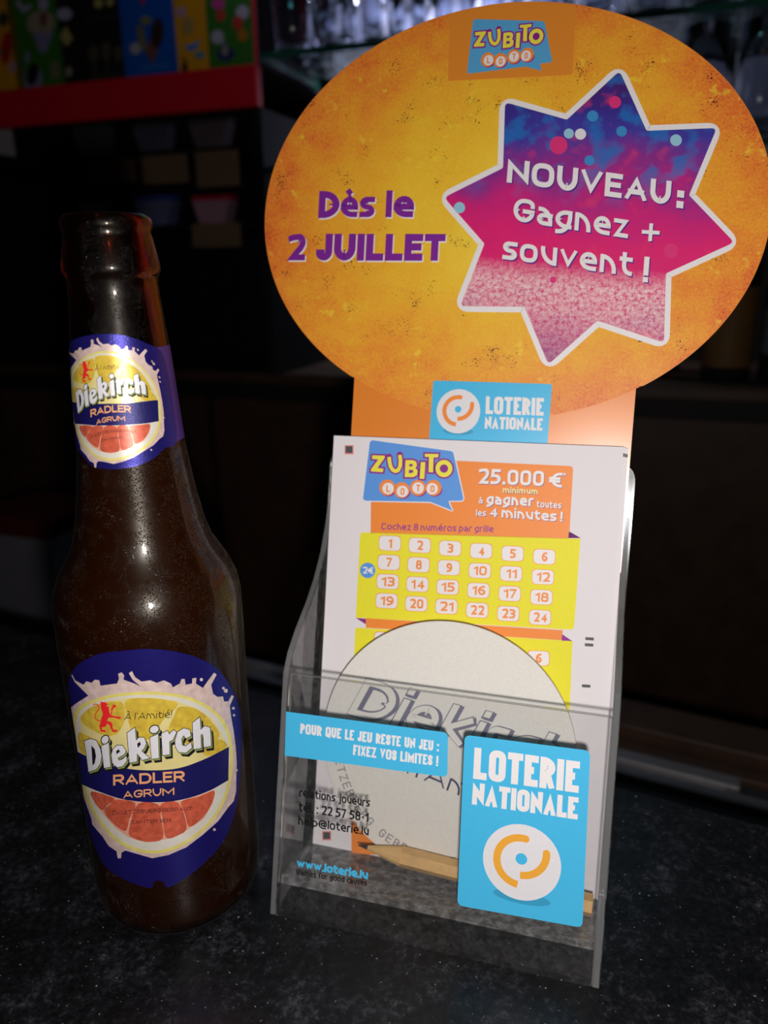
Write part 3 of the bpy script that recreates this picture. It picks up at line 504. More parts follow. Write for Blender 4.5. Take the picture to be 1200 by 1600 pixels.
# zubito badge
zb1 = Z(700, 0, 5.4545); zb2 = Z(560, 680, 7.0588)
def zubito(k):
    Zp = [(155, 222), (292, 226), (292, 250), (212, 362), (278, 368), (272, 408), (140, 400), (140, 375), (222, 268), (152, 262)]
    Up = [(340, 240), (346, 300), (358, 350), (382, 385), (412, 398), (442, 384), (462, 340), (466, 280), (458, 218)]
    Bp = [(522, 275), (600, 275), (638, 290), (648, 330), (632, 362), (655, 390), (648, 440), (610, 462), (512, 462)]
    Ip = [(690, 295), (740, 298), (728, 482), (677, 480)]; Tp = [(735, 205), (885, 208), (880, 245), (830, 245), (825, 410), (775, 408), (780, 240), (733, 238)]
    L = []
    for p in (Zp, Bp, Ip, Tp): L.append((stroke(p, 38, True)+poly(p), PURPLE, k)); L.append((poly(p), LETYEL, k+1))
    L.append((stroke(Up, 74), PURPLE, k)); L.append((stroke(Up, 40, caps=False), LETYEL, k+1))
    L.append((disc((945, 368), 112, 113), PURPLE, k)); L.append((ring((945, 368), 46, 46, 93, 95), LETYEL, k+1))
    L.append((poly([(565, 315), (600, 320), (603, 342), (562, 347)])+poly([(560, 380), (605, 385), (608, 412), (558, 422)]), PURPLE, k+2))
    for i, (c_, w_, s_) in enumerate((((320, 578), (330, 588), 'L'), ((480, 605), (487, 620), 'O'), ((658, 580), (660, 582), 'T'), ((830, 580), (816, 590), 'O'))):
        L.append((disc((c_[0]+12, c_[1]+26), 84, 72), PURPLE, k)); L.append((disc(c_, 88), ORANGE, k+1)); L.append((disc(w_, 63), WHITE, k+2))
        L.append((text(s_, (w_[0]-22, w_[1]+38), (w_[0]+22, w_[1]+40), 76, t=.2), ORANGE, k+3))
    return L
aff = affine([(140, 400), (945, 368), (580, 370), (320, 578), (480, 605), (658, 580), (830, 580), (155, 222), (885, 208), (677, 480)],
             [(222, 408), (752, 312), (512, 348), (340, 512), (446, 518), (562, 485), (674, 468), (232, 272), (714, 212), (575, 412)])
zb = lambda v: zb1(aff(v))
badge = art('brand_badge', [hz(poly(rounded([(18, 118), (180, 78), (350, 42), (520, 22), (700, 18), (880, 28), (1092, 46), (1062, 640), (0, 692)], [4, 1, 1, 1, 1, 1, 4, 30, 4])), BADGEO, 3, zb1),
    hz(poly(rounded([(215, 165), (822, 182), (890, 532), (782, 546), (800, 606), (660, 570), (162, 632)], [25, 25, 25, 4, 4, 4, 25])), BADGEB, 4, zb1)], CS, card, 'orange badge with a blue speech bubble and yellow capitals')
art('badge_lettering', [hz(i, m, k, zb) for i, m, k in zubito(5)], CS, badge)
# loterie badge on the neck
zl = Z(600, 560, 4.2857)
nb = art('lottery_badge', [hz(poly(rounded([(330, 148), (1126, 172), (1090, 640), (296, 640)], [20, 20, 3, 3])), CYAN, 3, zl),
    hz(text('LOTERIE', (680, 372), (1068, 384), 118, up=(4, -118), t=.21, gap=.06), WHITE, 4, zl), hz(text('NATIONALE', (674, 470), (1060, 484), 82, up=(4, -82), t=.22, gap=.05), WHITE, 4, zl)], CS, card, 'cyan badge with white capitals and ball emblem')
LG, c, R = ball_logo(HF, CD, (600+498/4.2857, 560+355/4.2857), 147/4.2857, 5, ORANGE, CYAN)
art('ball_emblem', [(disc((c[0]+.05*R, c[1]-.9*R), .7*R, .16*R), DEEPC, 4)]+LG, CAB, nb)

# ================================================================== the lottery slips
SD = 29.6
def slip(da, db, D, label, group):
    P0 = HF.unp([(522.5, 680), (975, 698), (955, 1100), (505, 1050)], SD)
    a0, a1, b1 = 4.2, 110.4, 174.9
    t = empty('lottery_slip', HF.P(57+da, FL+.2, D), label, 'paper slip', group)
    V, Fs, mi = prism(HF, [(a0+.3+da, FL+.1), (a1+1.6+da, FL+.1), (a1+da, b1+.4+db), (3.7+da, b1-.5+db)], 'd', D, D+.22)
    o = mkobj('paper', V, Fs, PAPER, parent=t); fixn(o); return t
s1 = slip(0, 0, SD, 'front white lottery slip with number grid, lying against the display card', None)
for k in range(1, 4):
    o = slip(.55*k, -.12*k, SD+.5*k, 'white lottery slip just behind the printed one, ' + ('second from the front' if k == 1 else 'third from the front' if k == 2 else 'rearmost, touching the orange card'), 'lottery slips in the acrylic holder')
    V, Fs, mi = prism(HF, [(110.9+.55*k-1.3, 173.2-.1*k), (110.9+.55*k-.5, 173.2-.1*k), (110.9+.55*k-.5, 172-.1*k), (110.9+.55*k-1.3, 172-.1*k)], 'd', SD+.5*k-.05, SD+.5*k-.01); mkobj('corner_mark', V, Fs, GREY, parent=o)
s1['group'] = 'lottery slips in the acrylic holder'
SS = on_plane(HF, SD, .045); z6 = Z(500, 570, 2.4); z7 = Z(500, 820, 2.4)
art('price_panel', [hz(poly(rounded([(192, 345), (950, 380), (935, 640), (930, 652), (190, 632)], [4, 16, 2, 2, 4])), ORANGE, 1, z6),
    hz(poly([(934, 625), (977, 650), (930, 650)]), PURPLE, 1, z6), hz(poly([(935, 25), (977, 49), (932, 49)]), PURPLE, 1, z7)], SS, s1, 'orange panel with white prize lettering')
zp = Z(720, 710, 6.3158); L = []
for s_, p0, p1, cap, b, m in (('25.000', (172, 288), (818, 314), 150, .20, WHITE), ('€', (878, 322), (998, 328), 146, .18, WHITE), ('*', (1004, 245), (1040, 246), 60, .10, WHITE), ('minimum', (414, 378), (762, 394), 58, .20, CREAM),
        ('à', (176, 482), (216, 484), 56, .17, WHITE), ('gagner', (252, 492), (716, 512), 104, .21, WHITE), ('toutes', (748, 522), (990, 534), 64, .17, WHITE), ('les', (150, 606), (248, 610), 62, .17, WHITE), ('4 minutes !', (282, 614), (1002, 664), 96, .20, WHITE)):
    t_ = text(s_, p0, p1, cap, up=(5, -100), t=b); L += [hz(xf(t_, offs(5, 6)), SHADOWP, 2, zp), hz(t_, m, 3, zp)]
L.append(hz(text('Cochez 8 numéros par grille', (230, 618), (650, 628), 25, up=(2, -30), t=.15), PURPLE, 2, z6))
art('prize_lettering', L, SS, s1)
bub = [(130, 52), (1045, 178), (1165, 722), (990, 726), (1036, 832), (795, 736), (48, 722)]
bubr = rounded(bub, [40, 30, 40, 4, 5, 4, 40])
lg = art('brand_bubble', [hz(stroke(bubr, 22, True), WHITE, 2, zb2), hz(poly(bubr), BLUE, 3, zb2)], SS, s1, 'blue speech bubble with yellow capitals and four white balls')
art('bubble_lettering', [hz(i, m, k, zb2) for i, m, k in zubito(4)], SS, lg)
def cell(cx, cy, n, boxes, rims, nums):
    def q(w, h): return rounded([(cx-w, cy-h-.5*w*.09), (cx+w, cy-h+.5*w*.09), (cx+w-1.5, cy+h+.5*w*.09), (cx-w-1.5, cy+h-.5*w*.09)], 17, 4)
    rims += poly(q(42, 29)); boxes += poly(q(40, 27)); s_ = str(n); w = (7 if n == 1 else 11) if n < 10 else (20 if n == 11 else 25)
    nums += text(s_, (cx-w, cy+16), (cx+w, cy+18.5), 35, up=(1.5, -35), t=.2, gap=.12)
boxes, rims, nums = [], [], []
for j in range(4):
    for i in range(6):
        a = np.array([(263, 69), (375, 77), (489, 88), (605, 98), (723, 108), (842, 120)][i], float); b = np.array([(251, 285), (362, 296), (475, 306), (590, 320), (707, 333), (826, 347)][i], float)
        p = a+(b-a)*j/3; cell(p[0], p[1], 1+i+6*j, boxes, rims, nums)
for i in range(6): cell(245+i*115, 430+i*14, 1+i, boxes, rims, nums)
g = art('number_grid', [hz(poly(rounded([(151, 28), (977, 52), (952, 394), (134, 348)], [12, 2, 16, 2])), YELLOW, 1, z7), hz(poly(rounded([(132, 385), (947, 436), (920, 1060), (108, 1060)], [12, 2, 2, 2])), YELLOW, 1, z7),
    hz(poly([(172, 350), (910, 395), (908, 433), (172, 386)]), ORANGE, 1, z7), hz(poly([(134, 349), (172, 352), (172, 373)]), PURPLE, 2, z7), hz(poly([(908, 410), (946, 436), (906, 434)]), PURPLE, 2, z7),
    hz(rims, ORANGE, 2, z7), hz(boxes, WHITE, 3, z7), hz(nums, ORANGE, 4, z7), hz(poly([(118, 1060), (915, 1120), (908, 1280), (118, 1232)]), ORANGE, 1, z7)], SS, s1, 'yellow panel with twenty-four numbered boxes')
art('price_spot', [hz(disc((179, 171), 29), BLUE, 2, z7), hz(text('2€', (160, 182), (200, 184), 25, t=.19), WHITE, 3, z7)], SS, s1, 'small blue spot reading two euros')
for q_ in ([(995, 421), (1027, 423), (1027, 434), (995, 432)], [(993, 444), (1025, 446), (1025, 457), (993, 455)], [(982, 598), (1014, 600), (1014, 611), (982, 609)]):
    art('timing_mark', [hz(poly(q_), GREY, 1, z7)], SS, s1)
for x_, y_ in ((545.5, 702.5), (510.5, 1305.5)):
    art('corner_mark', [([(arr([(x_-5.5, y_-5.5), (x_+5.5, y_-5.5), (x_+5.5, y_+5.5), (x_-5.5, y_+5.5)]), [(0, 1, 2, 3)])], GREY, 2), ([(arr([(x_-7, y_-7), (x_+7, y_-7), (x_+7, y_+7.5), (x_-7, y_+7.5)]), [(0, 1, 2, 3)])], PINK, 1)], SS, s1)

# ================================================================== beer mat and pencil in the pocket
KD = 22.6
MATB = plain('beer_mat_board', rgb(232, 226, 217), .85, .15, var=.05, scale=1200, bump=.1, bscale=3000)
coaster = empty('beer_mat', HF.P(57.3, FL+1.4, KD), 'round cream cardboard beer mat with outlined dark lettering standing in the holder pocket', 'beer mat')
cc = (55.8, 61.9); CRD = 47.0
V, Fs, mi = prism(HF, ellipse(cc, CRD, CRD, 0, 96), 'd', KD, KD+1.3); o = mkobj('board', V, Fs, MATB, parent=coaster); fixn(o); bevel(o, .25, 2, 60)
KS = on_plane(HF, KD, .05); KAB = on_plane_ab(HF, KD, .05)
INK = print_mat('beer_mat_ink', rgb(70, 68, 104)); INKM = print_mat('beer_mat_outline', rgb(122, 118, 138)); INKG = print_mat('beer_mat_faint_ink', rgb(150, 146, 152)); WHT2 = print_mat('beer_mat_letter', rgb(232, 226, 216))
up = (32, -58); t0 = text('Diekirch', (541, 1116), (872, 1214), 66, up=up, t=.23, gap=.06); t1 = text('Diekirch', (541+1.6, 1116-1.2), (872-1.6, 1214-1.6), 63.4, up=up, t=.165, gap=.125)
L = [(xf(t0, offs(3.5, 2)), INKM, 1), (t0, INKM, 1.9), (t1, WHT2, 3), (text("À l'Amitié!", (606, 1196), (800, 1278), 27, up=(9, -26), t=.12), INK, 1)]
art('mat_lettering', L, KS, coaster, 'dark outlined italic lettering')
L = []; sx = 'ZU LETZEBUERG GEBRAUT  ZANTER 1871'
for i, ch in enumerate(sx):
    if ch == ' ': continue
    th = math.radians(178 + i*4.35); rr = 43.2; bp = np.array([cc[0]+rr*math.cos(th), cc[1]+rr*math.sin(th)]); tang = np.array([-math.sin(th), math.cos(th)]); w = 1.15 if ch not in 'I1' else .5
    inw = -np.array([math.cos(th), math.sin(th)])*3.4
    L += text(ch, bp-tang*w, bp+tang*w, 3.4, up=inw, t=.14)
art('rim_lettering', [(L, INKG, 1)], KAB, coaster, 'faint ring of small grey capitals')
# pencil
PENW = plain('pencil_bare_wood', rgb(222, 180, 120), .6, .3, var=.12, scale=150); PENP = plain('pencil_varnish', rgb(214, 170, 110), .45, .4, var=.15, scale=200)
LEAD = plain('pencil_lead', rgb(40, 38, 40), .5, .4)
pen = empty('pencil', HF.P(112-3.5, FL+.1, 15), 'short bare wooden pencil lying in the holder pocket in front of the beer mat', 'pencil')
def tube(F_, p0, p1, stations, nseg, name, m, parent, smooth=False, rot=0.):
    p0, p1 = arr(p0), arr(p1); ax = (p1-p0)/np.linalg.norm(p1-p0); L_ = np.linalg.norm(p1-p0); s = np.cross(ax, [0, 0, 1.]); s /= np.linalg.norm(s); t = np.cross(s, ax)
    V = []; 
    for f_, r_ in stations:
        for k in range(nseg): th = 2*math.pi*k/nseg+rot; V.append(p0+ax*L_*f_+(s*math.cos(th)+t*math.sin(th))*r_)
    n = len(stations); Fs = [(i*nseg+k, i*nseg+(k+1) % nseg, (i+1)*nseg+(k+1) % nseg, (i+1)*nseg+k) for i in range(n-1) for k in range(nseg)] + [tuple(range(nseg)), tuple((n-1)*nseg+k for k in range(nseg))]
    o = mkobj(name, V, Fs, m, parent=parent, smooth=smooth); fixn(o); return o
pt, pe = HF.P(26.6, 22.6, 17.6), HF.P(111.2, 17.6, 17.6)
tube(HF, pt, pe, [(.2, 3.7), (1, 3.7)], 6, 'barrel', PENP, pen); tube(HF, pt, pe, [(.045, .85), (.2, 3.65)], 12, 'sharpened_cone', PENW, pen); tube(HF, pt, pe, [(0, .2), (.045, .85)], 8, 'lead', LEAD, pen)

# ================================================================== the beer bottle
BX, BY = -79.24, 238.03
PROF = [(0, 24.5), (1.5, 27.2), (4, 28.8), (8, 29.7), (14, 30.0), (45, 29.95), (85, 30.15), (106, 30.4), (118, 30.35), (123, 29.55), (129, 27.3), (133, 25.0), (137, 22.6), (141, 21.2), (146, 19.95), (155, 18.3), (167, 16.6), (176, 15.95), (188, 15.2), (199, 14.5), (206, 13.8), (214, 13.0), (219.5, 12.8), (220.5, 13.2), (221.8, 14.0), (223.5, 13.9), (231, 12.5), (232.6, 12.1), (233.6, 12.7), (235, 12.9), (236.3, 12.6), (237.2, 11.7), (237.6, 10.6)]
pz, pr = arr(PROF).T
def sm_profile(z):
    return np.interp(z, pz, pr)
bott = empty('beer_bottle', (BX, BY, 0), 'brown glass beer bottle with blue grapefruit labels standing open left of the holder', 'bottle')
def lathe(name, prof, mats, parent, cx=BX, cy=BY, n=96, mi=None, z0=0, cap0=True, cap1=False):
    V = []; 
    for z, r in prof:
        for k in range(n): t = 2*math.pi*k/n; V.append((cx+r*math.cos(t), cy+r*math.sin(t), z0+z))
    m = len(prof); Fs = [(i*n+k, i*n+(k+1) % n, (i+1)*n+(k+1) % n, (i+1)*n+k) for i in range(m-1) for k in range(n)]
    MI = None if mi is None else [mi(prof[i][0]) for i in range(m-1) for k in range(n)]
    if cap0: Fs.append(tuple(range(n-1, -1, -1))); MI = MI+[0] if MI is not None else None
    if cap1: Fs.append(tuple((m-1)*n+k for k in range(n))); MI = MI+[0] if MI is not None else None
    return fixn(mkobj(name, V, Fs, mats, MI, parent, smooth=True))
def amber(name, tint, see, droplets):
    m = bpy.data.materials.new(name); m.use_nodes = True; nt = m.node_tree; nt.nodes.clear(); out = N(nt, 'ShaderNodeOutputMaterial')
    tc = N(nt, 'ShaderNodeTexCoord').outputs['Object']
    vo = N(nt, 'ShaderNodeTexVoronoi'); vo.inputs['Scale'].default_value = 2300; nt.links.new(tc, vo.inputs['Vector'])      # fine beads of condensation
    rp = ramp(nt, [(.0, (1, 1, 1, 1)), (.30, (.55, .55, .55, 1)), (.42, (0, 0, 0, 1))]); nt.links.new(vo.outputs['Distance'], rp.inputs[0])
    pa = noise(nt, tc, 160, 3, .6); rq = ramp(nt, [(.42, (0, 0, 0, 1)), (.62, (1, 1, 1, 1))]); nt.links.new(pa, rq.inputs[0])
    ml = N(nt, 'ShaderNodeMath', operation='MULTIPLY'); nt.links.new(rp.outputs[0], ml.inputs[0]); nt.links.new(rq.outputs[0], ml.inputs[1])
    bp = N(nt, 'ShaderNodeBump'); bp.inputs['Strength'].default_value = droplets; bp.inputs['Distance'].default_value = .00035; nt.links.new(ml.outputs[0], bp.inputs['Height'])
    if see: body = N(nt, 'ShaderNodeBsdfGlass'); body.inputs['Color'].default_value = tint; body.inputs['IOR'].default_value = 1.5; body.inputs['Roughness'].default_value = .02
    else: body = N(nt, 'ShaderNodeBsdfTransparent'); body.inputs['Color'].default_value = tint
    g1 = N(nt, 'ShaderNodeBsdfGlossy'); g1.inputs['Roughness'].default_value = .08; nt.links.new(bp.outputs[0], g1.inputs['Normal'])
    g2 = N(nt, 'ShaderNodeBsdfGlossy'); g2.inputs['Roughness'].default_value = .30; g2.inputs['Color'].default_value = (.8, .75, .65, 1); nt.links.new(bp.outputs[0], g2.inputs['Normal'])
    mg = N(nt, 'ShaderNodeMixShader'); mg.inputs[0].default_value = .45; nt.links.new(g1.outputs[0], mg.inputs[1]); nt.links.new(g2.outputs[0], mg.inputs[2])
    fr = N(nt, 'ShaderNodeFresnel'); fr.inputs[0].default_value = 1.5
    if not see:
        ge = N(nt, 'ShaderNodeNewGeometry'); io = N(nt, 'ShaderNodeMapRange'); io.inputs['To Min'].default_value = 1.5; io.inputs['To Max'].default_value = 1/1.5
        nt.links.new(ge.outputs['Backfacing'], io.inputs['Value']); nt.links.new(io.outputs[0], fr.inputs[0])
    if see: mf = N(nt, 'ShaderNodeMath', operation='MULTIPLY'); nt.links.new(fr.outputs[0], mf.inputs[0]); mf.inputs[1].default_value = .6; fac = mf.outputs[0]
    else: fac = fr.outputs[0]
    mx = N(nt, 'ShaderNodeMixShader'); nt.links.new(fac, mx.inputs[0]); nt.links.new(body.outputs[0], mx.inputs[1]); nt.links.new(mg.outputs[0], mx.inputs[2]); nt.links.new(mx.outputs[0], out.inputs[0]); return m
AMB_N = amber('amber_neck_glass', (.42, .13, .02, 1), True, .5); AMB_B = amber('amber_body_glass', (.175, .108, .038, 1), False, .9)
DRINK = plain('cloudy_citrus_beer', rgb(170, 128, 70), .6, .2, var=.04, scale=60)
# fine resampled outer profile (Catmull through the stations), inner wall below it
def fine(prof, n=5):
    p = arr(prof); out = []
    for i in range(len(p)-1):
        for k in range(n): t = k/n; out.append(tuple(p[i]+(p[i+1]-p[i])*t))
    out.append(tuple(p[-1])); return out
outer = PROF
NECKZ = 186.0
inner = [(z, max(r-2.6, 7.5)) for z, r in PROF if NECKZ-1 < z <= 231] 
outer_up = [(z, r) for z, r in PROF if z >= 188]
shell = outer_up + [(237.6, 9.4), (236.5, 8.8), (231, 8.6), (222, 8.9), (214, 9.6), (206, 10.8), (199, 11.7), (188, 12.4), (187, 6), (187, .5)]
lathe('bottle_neck', [(187.0, 15.25)] + shell, AMB_N, bott, n=128, cap0=True)
low = [(z, r) for z, r in PROF if z < 187]+[(187.0, 15.25)]
lathe('bottle_body', low, AMB_B, bott, n=128)
lathe('drink', [(1.2, 20)]+[(z+.1 if z > 4 else 3.0+z*.2, max(r-.45, 5)) for z, r in low[2:-1]]+[(184.5, 14.6)], DRINK, bott, n=96, cap1=True)

def surf_bottle(step=.035, grid=5.):
    def hit(px, off):
        dr = CF + np.outer((px[:, 0]-600)/FPX, CR) - np.outer((px[:, 1]-800)/FPX, CU)
        ts = np.linspace(170, 330, 321); lo = np.full(len(px), 0.); best = np.full(len(px), 1e9); bt = np.zeros(len(px)); found = np.zeros(len(px), bool); th = np.zeros(len(px))
        for t in ts:
            P = C0+dr*t; g = np.hypot(P[:, 0]-BX, P[:, 1]-BY)-(sm_profile(P[:, 2])+off)
            new = (g <= 0) & ~found; th[new] = t; found |= new
            b = (g < best) & ~found; best[b] = g[b]; bt[b] = t
        a, b = th-.5, th.copy()
        for _ in range(22):
            m = (a+b)/2; P = C0+dr*m[:, None]; g = np.hypot(P[:, 0]-BX, P[:, 1]-BY)-(sm_profile(P[:, 2])+off); ins = g <= 0; b = np.where(ins, m, b); a = np.where(ins, a, m)
        t = np.where(found, b, bt); P = C0+dr*t[:, None]
        R_ = np.hypot(P[:, 0]-BX, P[:, 1]-BY); k = np.where(found, 1, (sm_profile(P[:, 2])+off)/R_); P[:, 0] = BX+(P[:, 0]-BX)*k; P[:, 1] = BY+(P[:, 1]-BY)*k
        return P
    def s(v, k):
        v = arr(v).copy(); lowp = v[:, 1] > 1000                # keep the paper clear of the grazing edge of the round glass
        edge = np.interp(v[:, 1], [1000, 1150, 1370], [94.5, 118, 147.5]); v[:, 0] = np.where(lowp, np.maximum(v[:, 0], edge), v[:, 0])
        P = hit(v, .12+step*k); return P, np.stack([np.arctan2(P[:, 0]-BX, -(P[:, 1]-BY))*.3, P[:, 2]/100], 1)
    return s
def slice_items(items, g):
    """cut flat artwork along a grid so that it can follow the round glass"""
    out = []
    for v, f in items:
        if np.ptp(v[:, 0]) < g and np.ptp(v[:, 1]) < g: out.append((v, f)); continue
        bm = bmesh.new(); vs = [bm.verts.new((x, y, 0)) for x, y in v]
        for q in f:
            try: bm.faces.new([vs[i] for i in q])
            except ValueError: pass
        x0, y0 = v.min(0); x1, y1 = v.max(0)
        for axn, a, b in (((1, 0, 0), x0, x1), ((0, 1, 0), y0, y1)):
            c = math.floor(a/g)*g+g
            while c < b:
                bmesh.ops.bisect_plane(bm, geom=bm.verts[:]+bm.edges[:]+bm.faces[:], plane_co=(axn[0]*c, axn[1]*c, 0), plane_no=axn, dist=1e-6); c += g
        bm.verts.ensure_lookup_table(); bm.verts.index_update()
        vv = np.array([(p.co.x, p.co.y) for p in bm.verts]); ff = [tuple(p.index for p in q.verts) for q in bm.faces]; bm.free()
        if len(ff): out.append((vv, ff))
    return out
def one(items):
    return items
    V, Fs, n = [], [], 0
    for v, f in items: V.append(v); Fs += [tuple(i+n for i in q) for q in f]; n += len(v)
    return [(np.vstack(V), Fs)]
def foil(name, c, metal=.35, rough=.38):
    m = plain(name, c, rough, .5, metal, var=.05, scale=700, bump=.35, bscale=2600); return m
NAVY = foil('label_navy_foil', rgb(36, 30, 118), .5, .36); BAND = foil('label_band_navy', rgb(28, 24, 96), .3, .42); LWHITE = foil('label_white', rgb(236, 232, 236), .2, .38)
SPL = plain('label_splash_print', rgb(232, 196, 188) , .36, .55, .22, var=.2, scale=420); RIND = plain('label_rind', rgb(240, 222, 120) , .36, .55, .22, var=.1, scale=300)
PITH = plain('label_pith', rgb(232, 224, 210) , .36, .55, .22, var=.05, scale=300); FLSH = plain('label_lemon_flesh', rgb(240, 190, 66) , .36, .55, .22, var=.22, scale=420); FLSL = plain('label_pale_flesh', rgb(240, 222, 150) , .36, .55, .22, var=.08, scale=200)
RED = plain('label_grapefruit', rgb(236, 96, 70) , .36, .55, .22, var=.3, scale=520); REDL = plain('label_grapefruit_pale', rgb(244, 176, 150) , .36, .55, .22, var=.1, scale=300)
LORG = foil('label_orange_letter', rgb(238, 166, 112), .1, .45); LION = print_mat('lion_red', rgb(226, 36, 44)); LGRN = print_mat('letter_olive', rgb(140, 150, 80)); LBLK = print_mat('letter_black', rgb(20, 18, 30))
BANDR = foil('neck_band_purple', rgb(70, 44, 130), .3, .5)
z3 = Z(60, 980, 3.2); inv3 = lambda p: [((x-60)*3.2, (y-980)*3.2) for x, y in p]
i7 = lambda p: [((90+x/4.138-60)*3.2, (1080+y/4.138-980)*3.2) for x, y in p]
splash = inv3([(112.8, 1054), (117.5, 1063), (130.3, 1070), (135, 1064.5), (143, 1067), (148, 1062), (155, 1063), (157, 1071.5), (168, 1070), (183, 1068), (186, 1060), (184.5, 1053), (190, 1050.5), (194, 1055), (193, 1062), (210, 1068), (220, 1073), (207, 1062), (201.5, 1052), (206, 1048.5), (211, 1058), (221, 1065), (235, 1063), (245, 1067), (256, 1063), (267, 1068), (270, 1074), (281, 1068), (283.5, 1061), (288.5, 1061), (290, 1070), (300, 1068), (300.6, 1060), (307, 1059), (306, 1068), (317, 1075), (324, 1065), (334.5, 1051), (338.5, 1054), (330, 1070), (333, 1084), (340, 1089), (348.5, 1088), (350, 1096), (356.6, 1096), (362, 1086), (365.5, 1088), (359, 1103), (361, 1119), (365, 1142), (368, 1165), (370, 1192), (369, 1215), (369, 1236), (365, 1252), (357, 1261), (341, 1283), (316, 1305), (291, 1324), (263, 1336), (238, 1341), (210, 1333), (196, 1329), (190, 1332), (189, 1341), (184, 1341), (182, 1330), (170, 1322), (160, 1307), (150.6, 1296), (144, 1288), (143, 1280), (133, 1252), (127, 1230), (116, 1199), (111.5, 1155), (111.5, 1130), (106, 1116), (110, 1106), (119, 1099), (138, 1087), (125, 1074), (117, 1066), (111.5, 1055)])
rind = smooth_closed([(172, 480), (185, 420), (230, 380), (330, 345), (430, 328), (540, 322), (650, 328), (760, 350), (860, 400), (930, 470), (965, 560), (972, 680), (955, 800), (918, 900), (855, 990), (760, 1070), (660, 1118), (570, 1132), (470, 1113), (380, 1062), (312, 988), (258, 900), (218, 780), (188, 640), (172, 540)], 3)
def shrink(p, k, c=(570, 725)): p = arr(p); return arr(c)+(p-arr(c))*k
halftop = [(205, 560), (212, 450), (260, 400), (340, 370), (450, 355), (570, 352), (690, 368), (790, 405), (865, 455), (915, 530), (948, 600), (830, 665), (700, 710), (560, 722), (430, 710), (300, 678), (205, 632)]
segs = [[(212, 470), (235, 420), (300, 385), (380, 372), (425, 385), (430, 470), (380, 540), (300, 530)], [(440, 365), (560, 355), (680, 372), (690, 400), (620, 470), (560, 560), (480, 540), (445, 450)], [(705, 398), (790, 410), (860, 465), (905, 545), (820, 590), (700, 570), (650, 520), (680, 440)], [(200, 530), (260, 550), (350, 600), (300, 655), (215, 625)], [(900, 560), (945, 598), (850, 645), (820, 610)]]
def smooth_open(p, n=5):
    p = arr(p); q = np.vstack([2*p[0]-p[1], p, 2*p[-1]-p[-2]]); o = []
    for i in range(1, len(q)-2):
        a, b, c, d = q[i-1:i+3]
        for k in range(n): t = k/n; o.append(.5*((2*b)+(-a+c)*t+(2*a-5*b+4*c-d)*t*t+(-a+3*b-3*c+d)*t**3))
    return np.array(o+[p[-1]])
band = np.vstack([smooth_open([(193, 622), (300, 672), (430, 705), (560, 716), (700, 705), (830, 660), (953, 598)]), smooth_open([(950, 765), (850, 820), (720, 862), (580, 876), (430, 862), (310, 825), (215, 785)])])
redback = [(262, 815), (310, 830), (430, 865), (580, 880), (720, 866), (850, 824), (882, 812), (872, 880), (825, 960), (750, 1010), (640, 1060), (540, 1078), (450, 1050), (385, 1005), (320, 930), (280, 880)]
rsegs = [[(264, 822), (380, 856), (345, 890), (322, 916), (285, 880)], [(392, 862), (485, 880), (455, 960), (438, 1018), (390, 995), (330, 925), (360, 885)], [(498, 884), (598, 886), (612, 950), (622, 1056), (540, 1072), (462, 1048), (455, 1000)], [(612, 886), (700, 878), (742, 1000), (700, 1040), (638, 1052), (622, 960)], [(714, 872), (800, 848), (878, 818), (868, 880), (822, 952), (755, 998), (735, 940)]]
LET = {
 'D': ([(172, 322), (215, 308), (250, 320), (275, 370), (285, 420), (275, 470), (250, 505), (200, 522), (190, 440)], [(218, 350), (240, 375), (248, 420), (240, 465), (226, 482), (221, 400)]),
 'i': ([(282, 355), (330, 332), (335, 410), (342, 490), (300, 496), (292, 430)], None),
 'e': ([(348, 410), (358, 375), (385, 350), (420, 352), (442, 385), (432, 408), (388, 432), (396, 448), (420, 440), (445, 420), (448, 450), (420, 485), (385, 492), (355, 465)], [(378, 388), (395, 375), (404, 390), (382, 408)]),
 'k': ([(450, 270), (500, 235), (507, 320), (525, 300), (558, 300), (573, 335), (558, 372), (542, 386), (595, 432), (548, 446), (514, 402), (512, 455), (465, 462)], [(514, 340), (532, 325), (538, 345), (519, 368)]),
 'i2': ([(598, 300), (650, 277), (652, 350), (655, 432), (608, 438), (602, 370)], None),
 'r': ([(672, 275), (710, 255), (722, 280), (750, 250), (768, 265), (745, 315), (722, 325), (725, 408), (680, 415), (675, 340)], None),
 'c': ([(760, 320), (775, 265), (815, 240), (855, 250), (860, 290), (830, 305), (815, 285), (800, 310), (805, 350), (830, 355), (862, 330), (868, 365), (830, 398), (785, 395), (762, 360)], None),
 'h': ([(872, 205), (920, 168), (925, 250), (950, 225), (985, 235), (990, 290), (992, 355), (945, 362), (942, 290), (935, 275), (925, 285), (928, 368), (880, 375), (876, 290)], None)}
dots = [((307, 314), 24, 30, .5), ((625, 247), 32, 26, -.4)]
lionp = [[(316, 55), (345, 60), (385, 62), (400, 78), (425, 95), (395, 100), (408, 120), (435, 125), (428, 145), (435, 180), (440, 215), (455, 235), (500, 248), (560, 255), (590, 262), (588, 288), (560, 285), (500, 270), (430, 268), (400, 310), (455, 325), (480, 360), (478, 400), (490, 430), (535, 432), (545, 458), (480, 460), (450, 410), (440, 370), (405, 350), (385, 390), (335, 400), (340, 430), (385, 438), (392, 465), (320, 455), (300, 380), (320, 330), (330, 270), (350, 230), (340, 190), (322, 140)],
         [(445, 235), (462, 190), (458, 150), (480, 120), (480, 98), (505, 92), (525, 108), (518, 130), (495, 135), (478, 170), (470, 225)]]
tail = [(225, 102), (240, 86), (268, 88), (290, 110), (300, 150), (265, 195), (240, 240), (250, 285), (285, 308), (322, 310)]
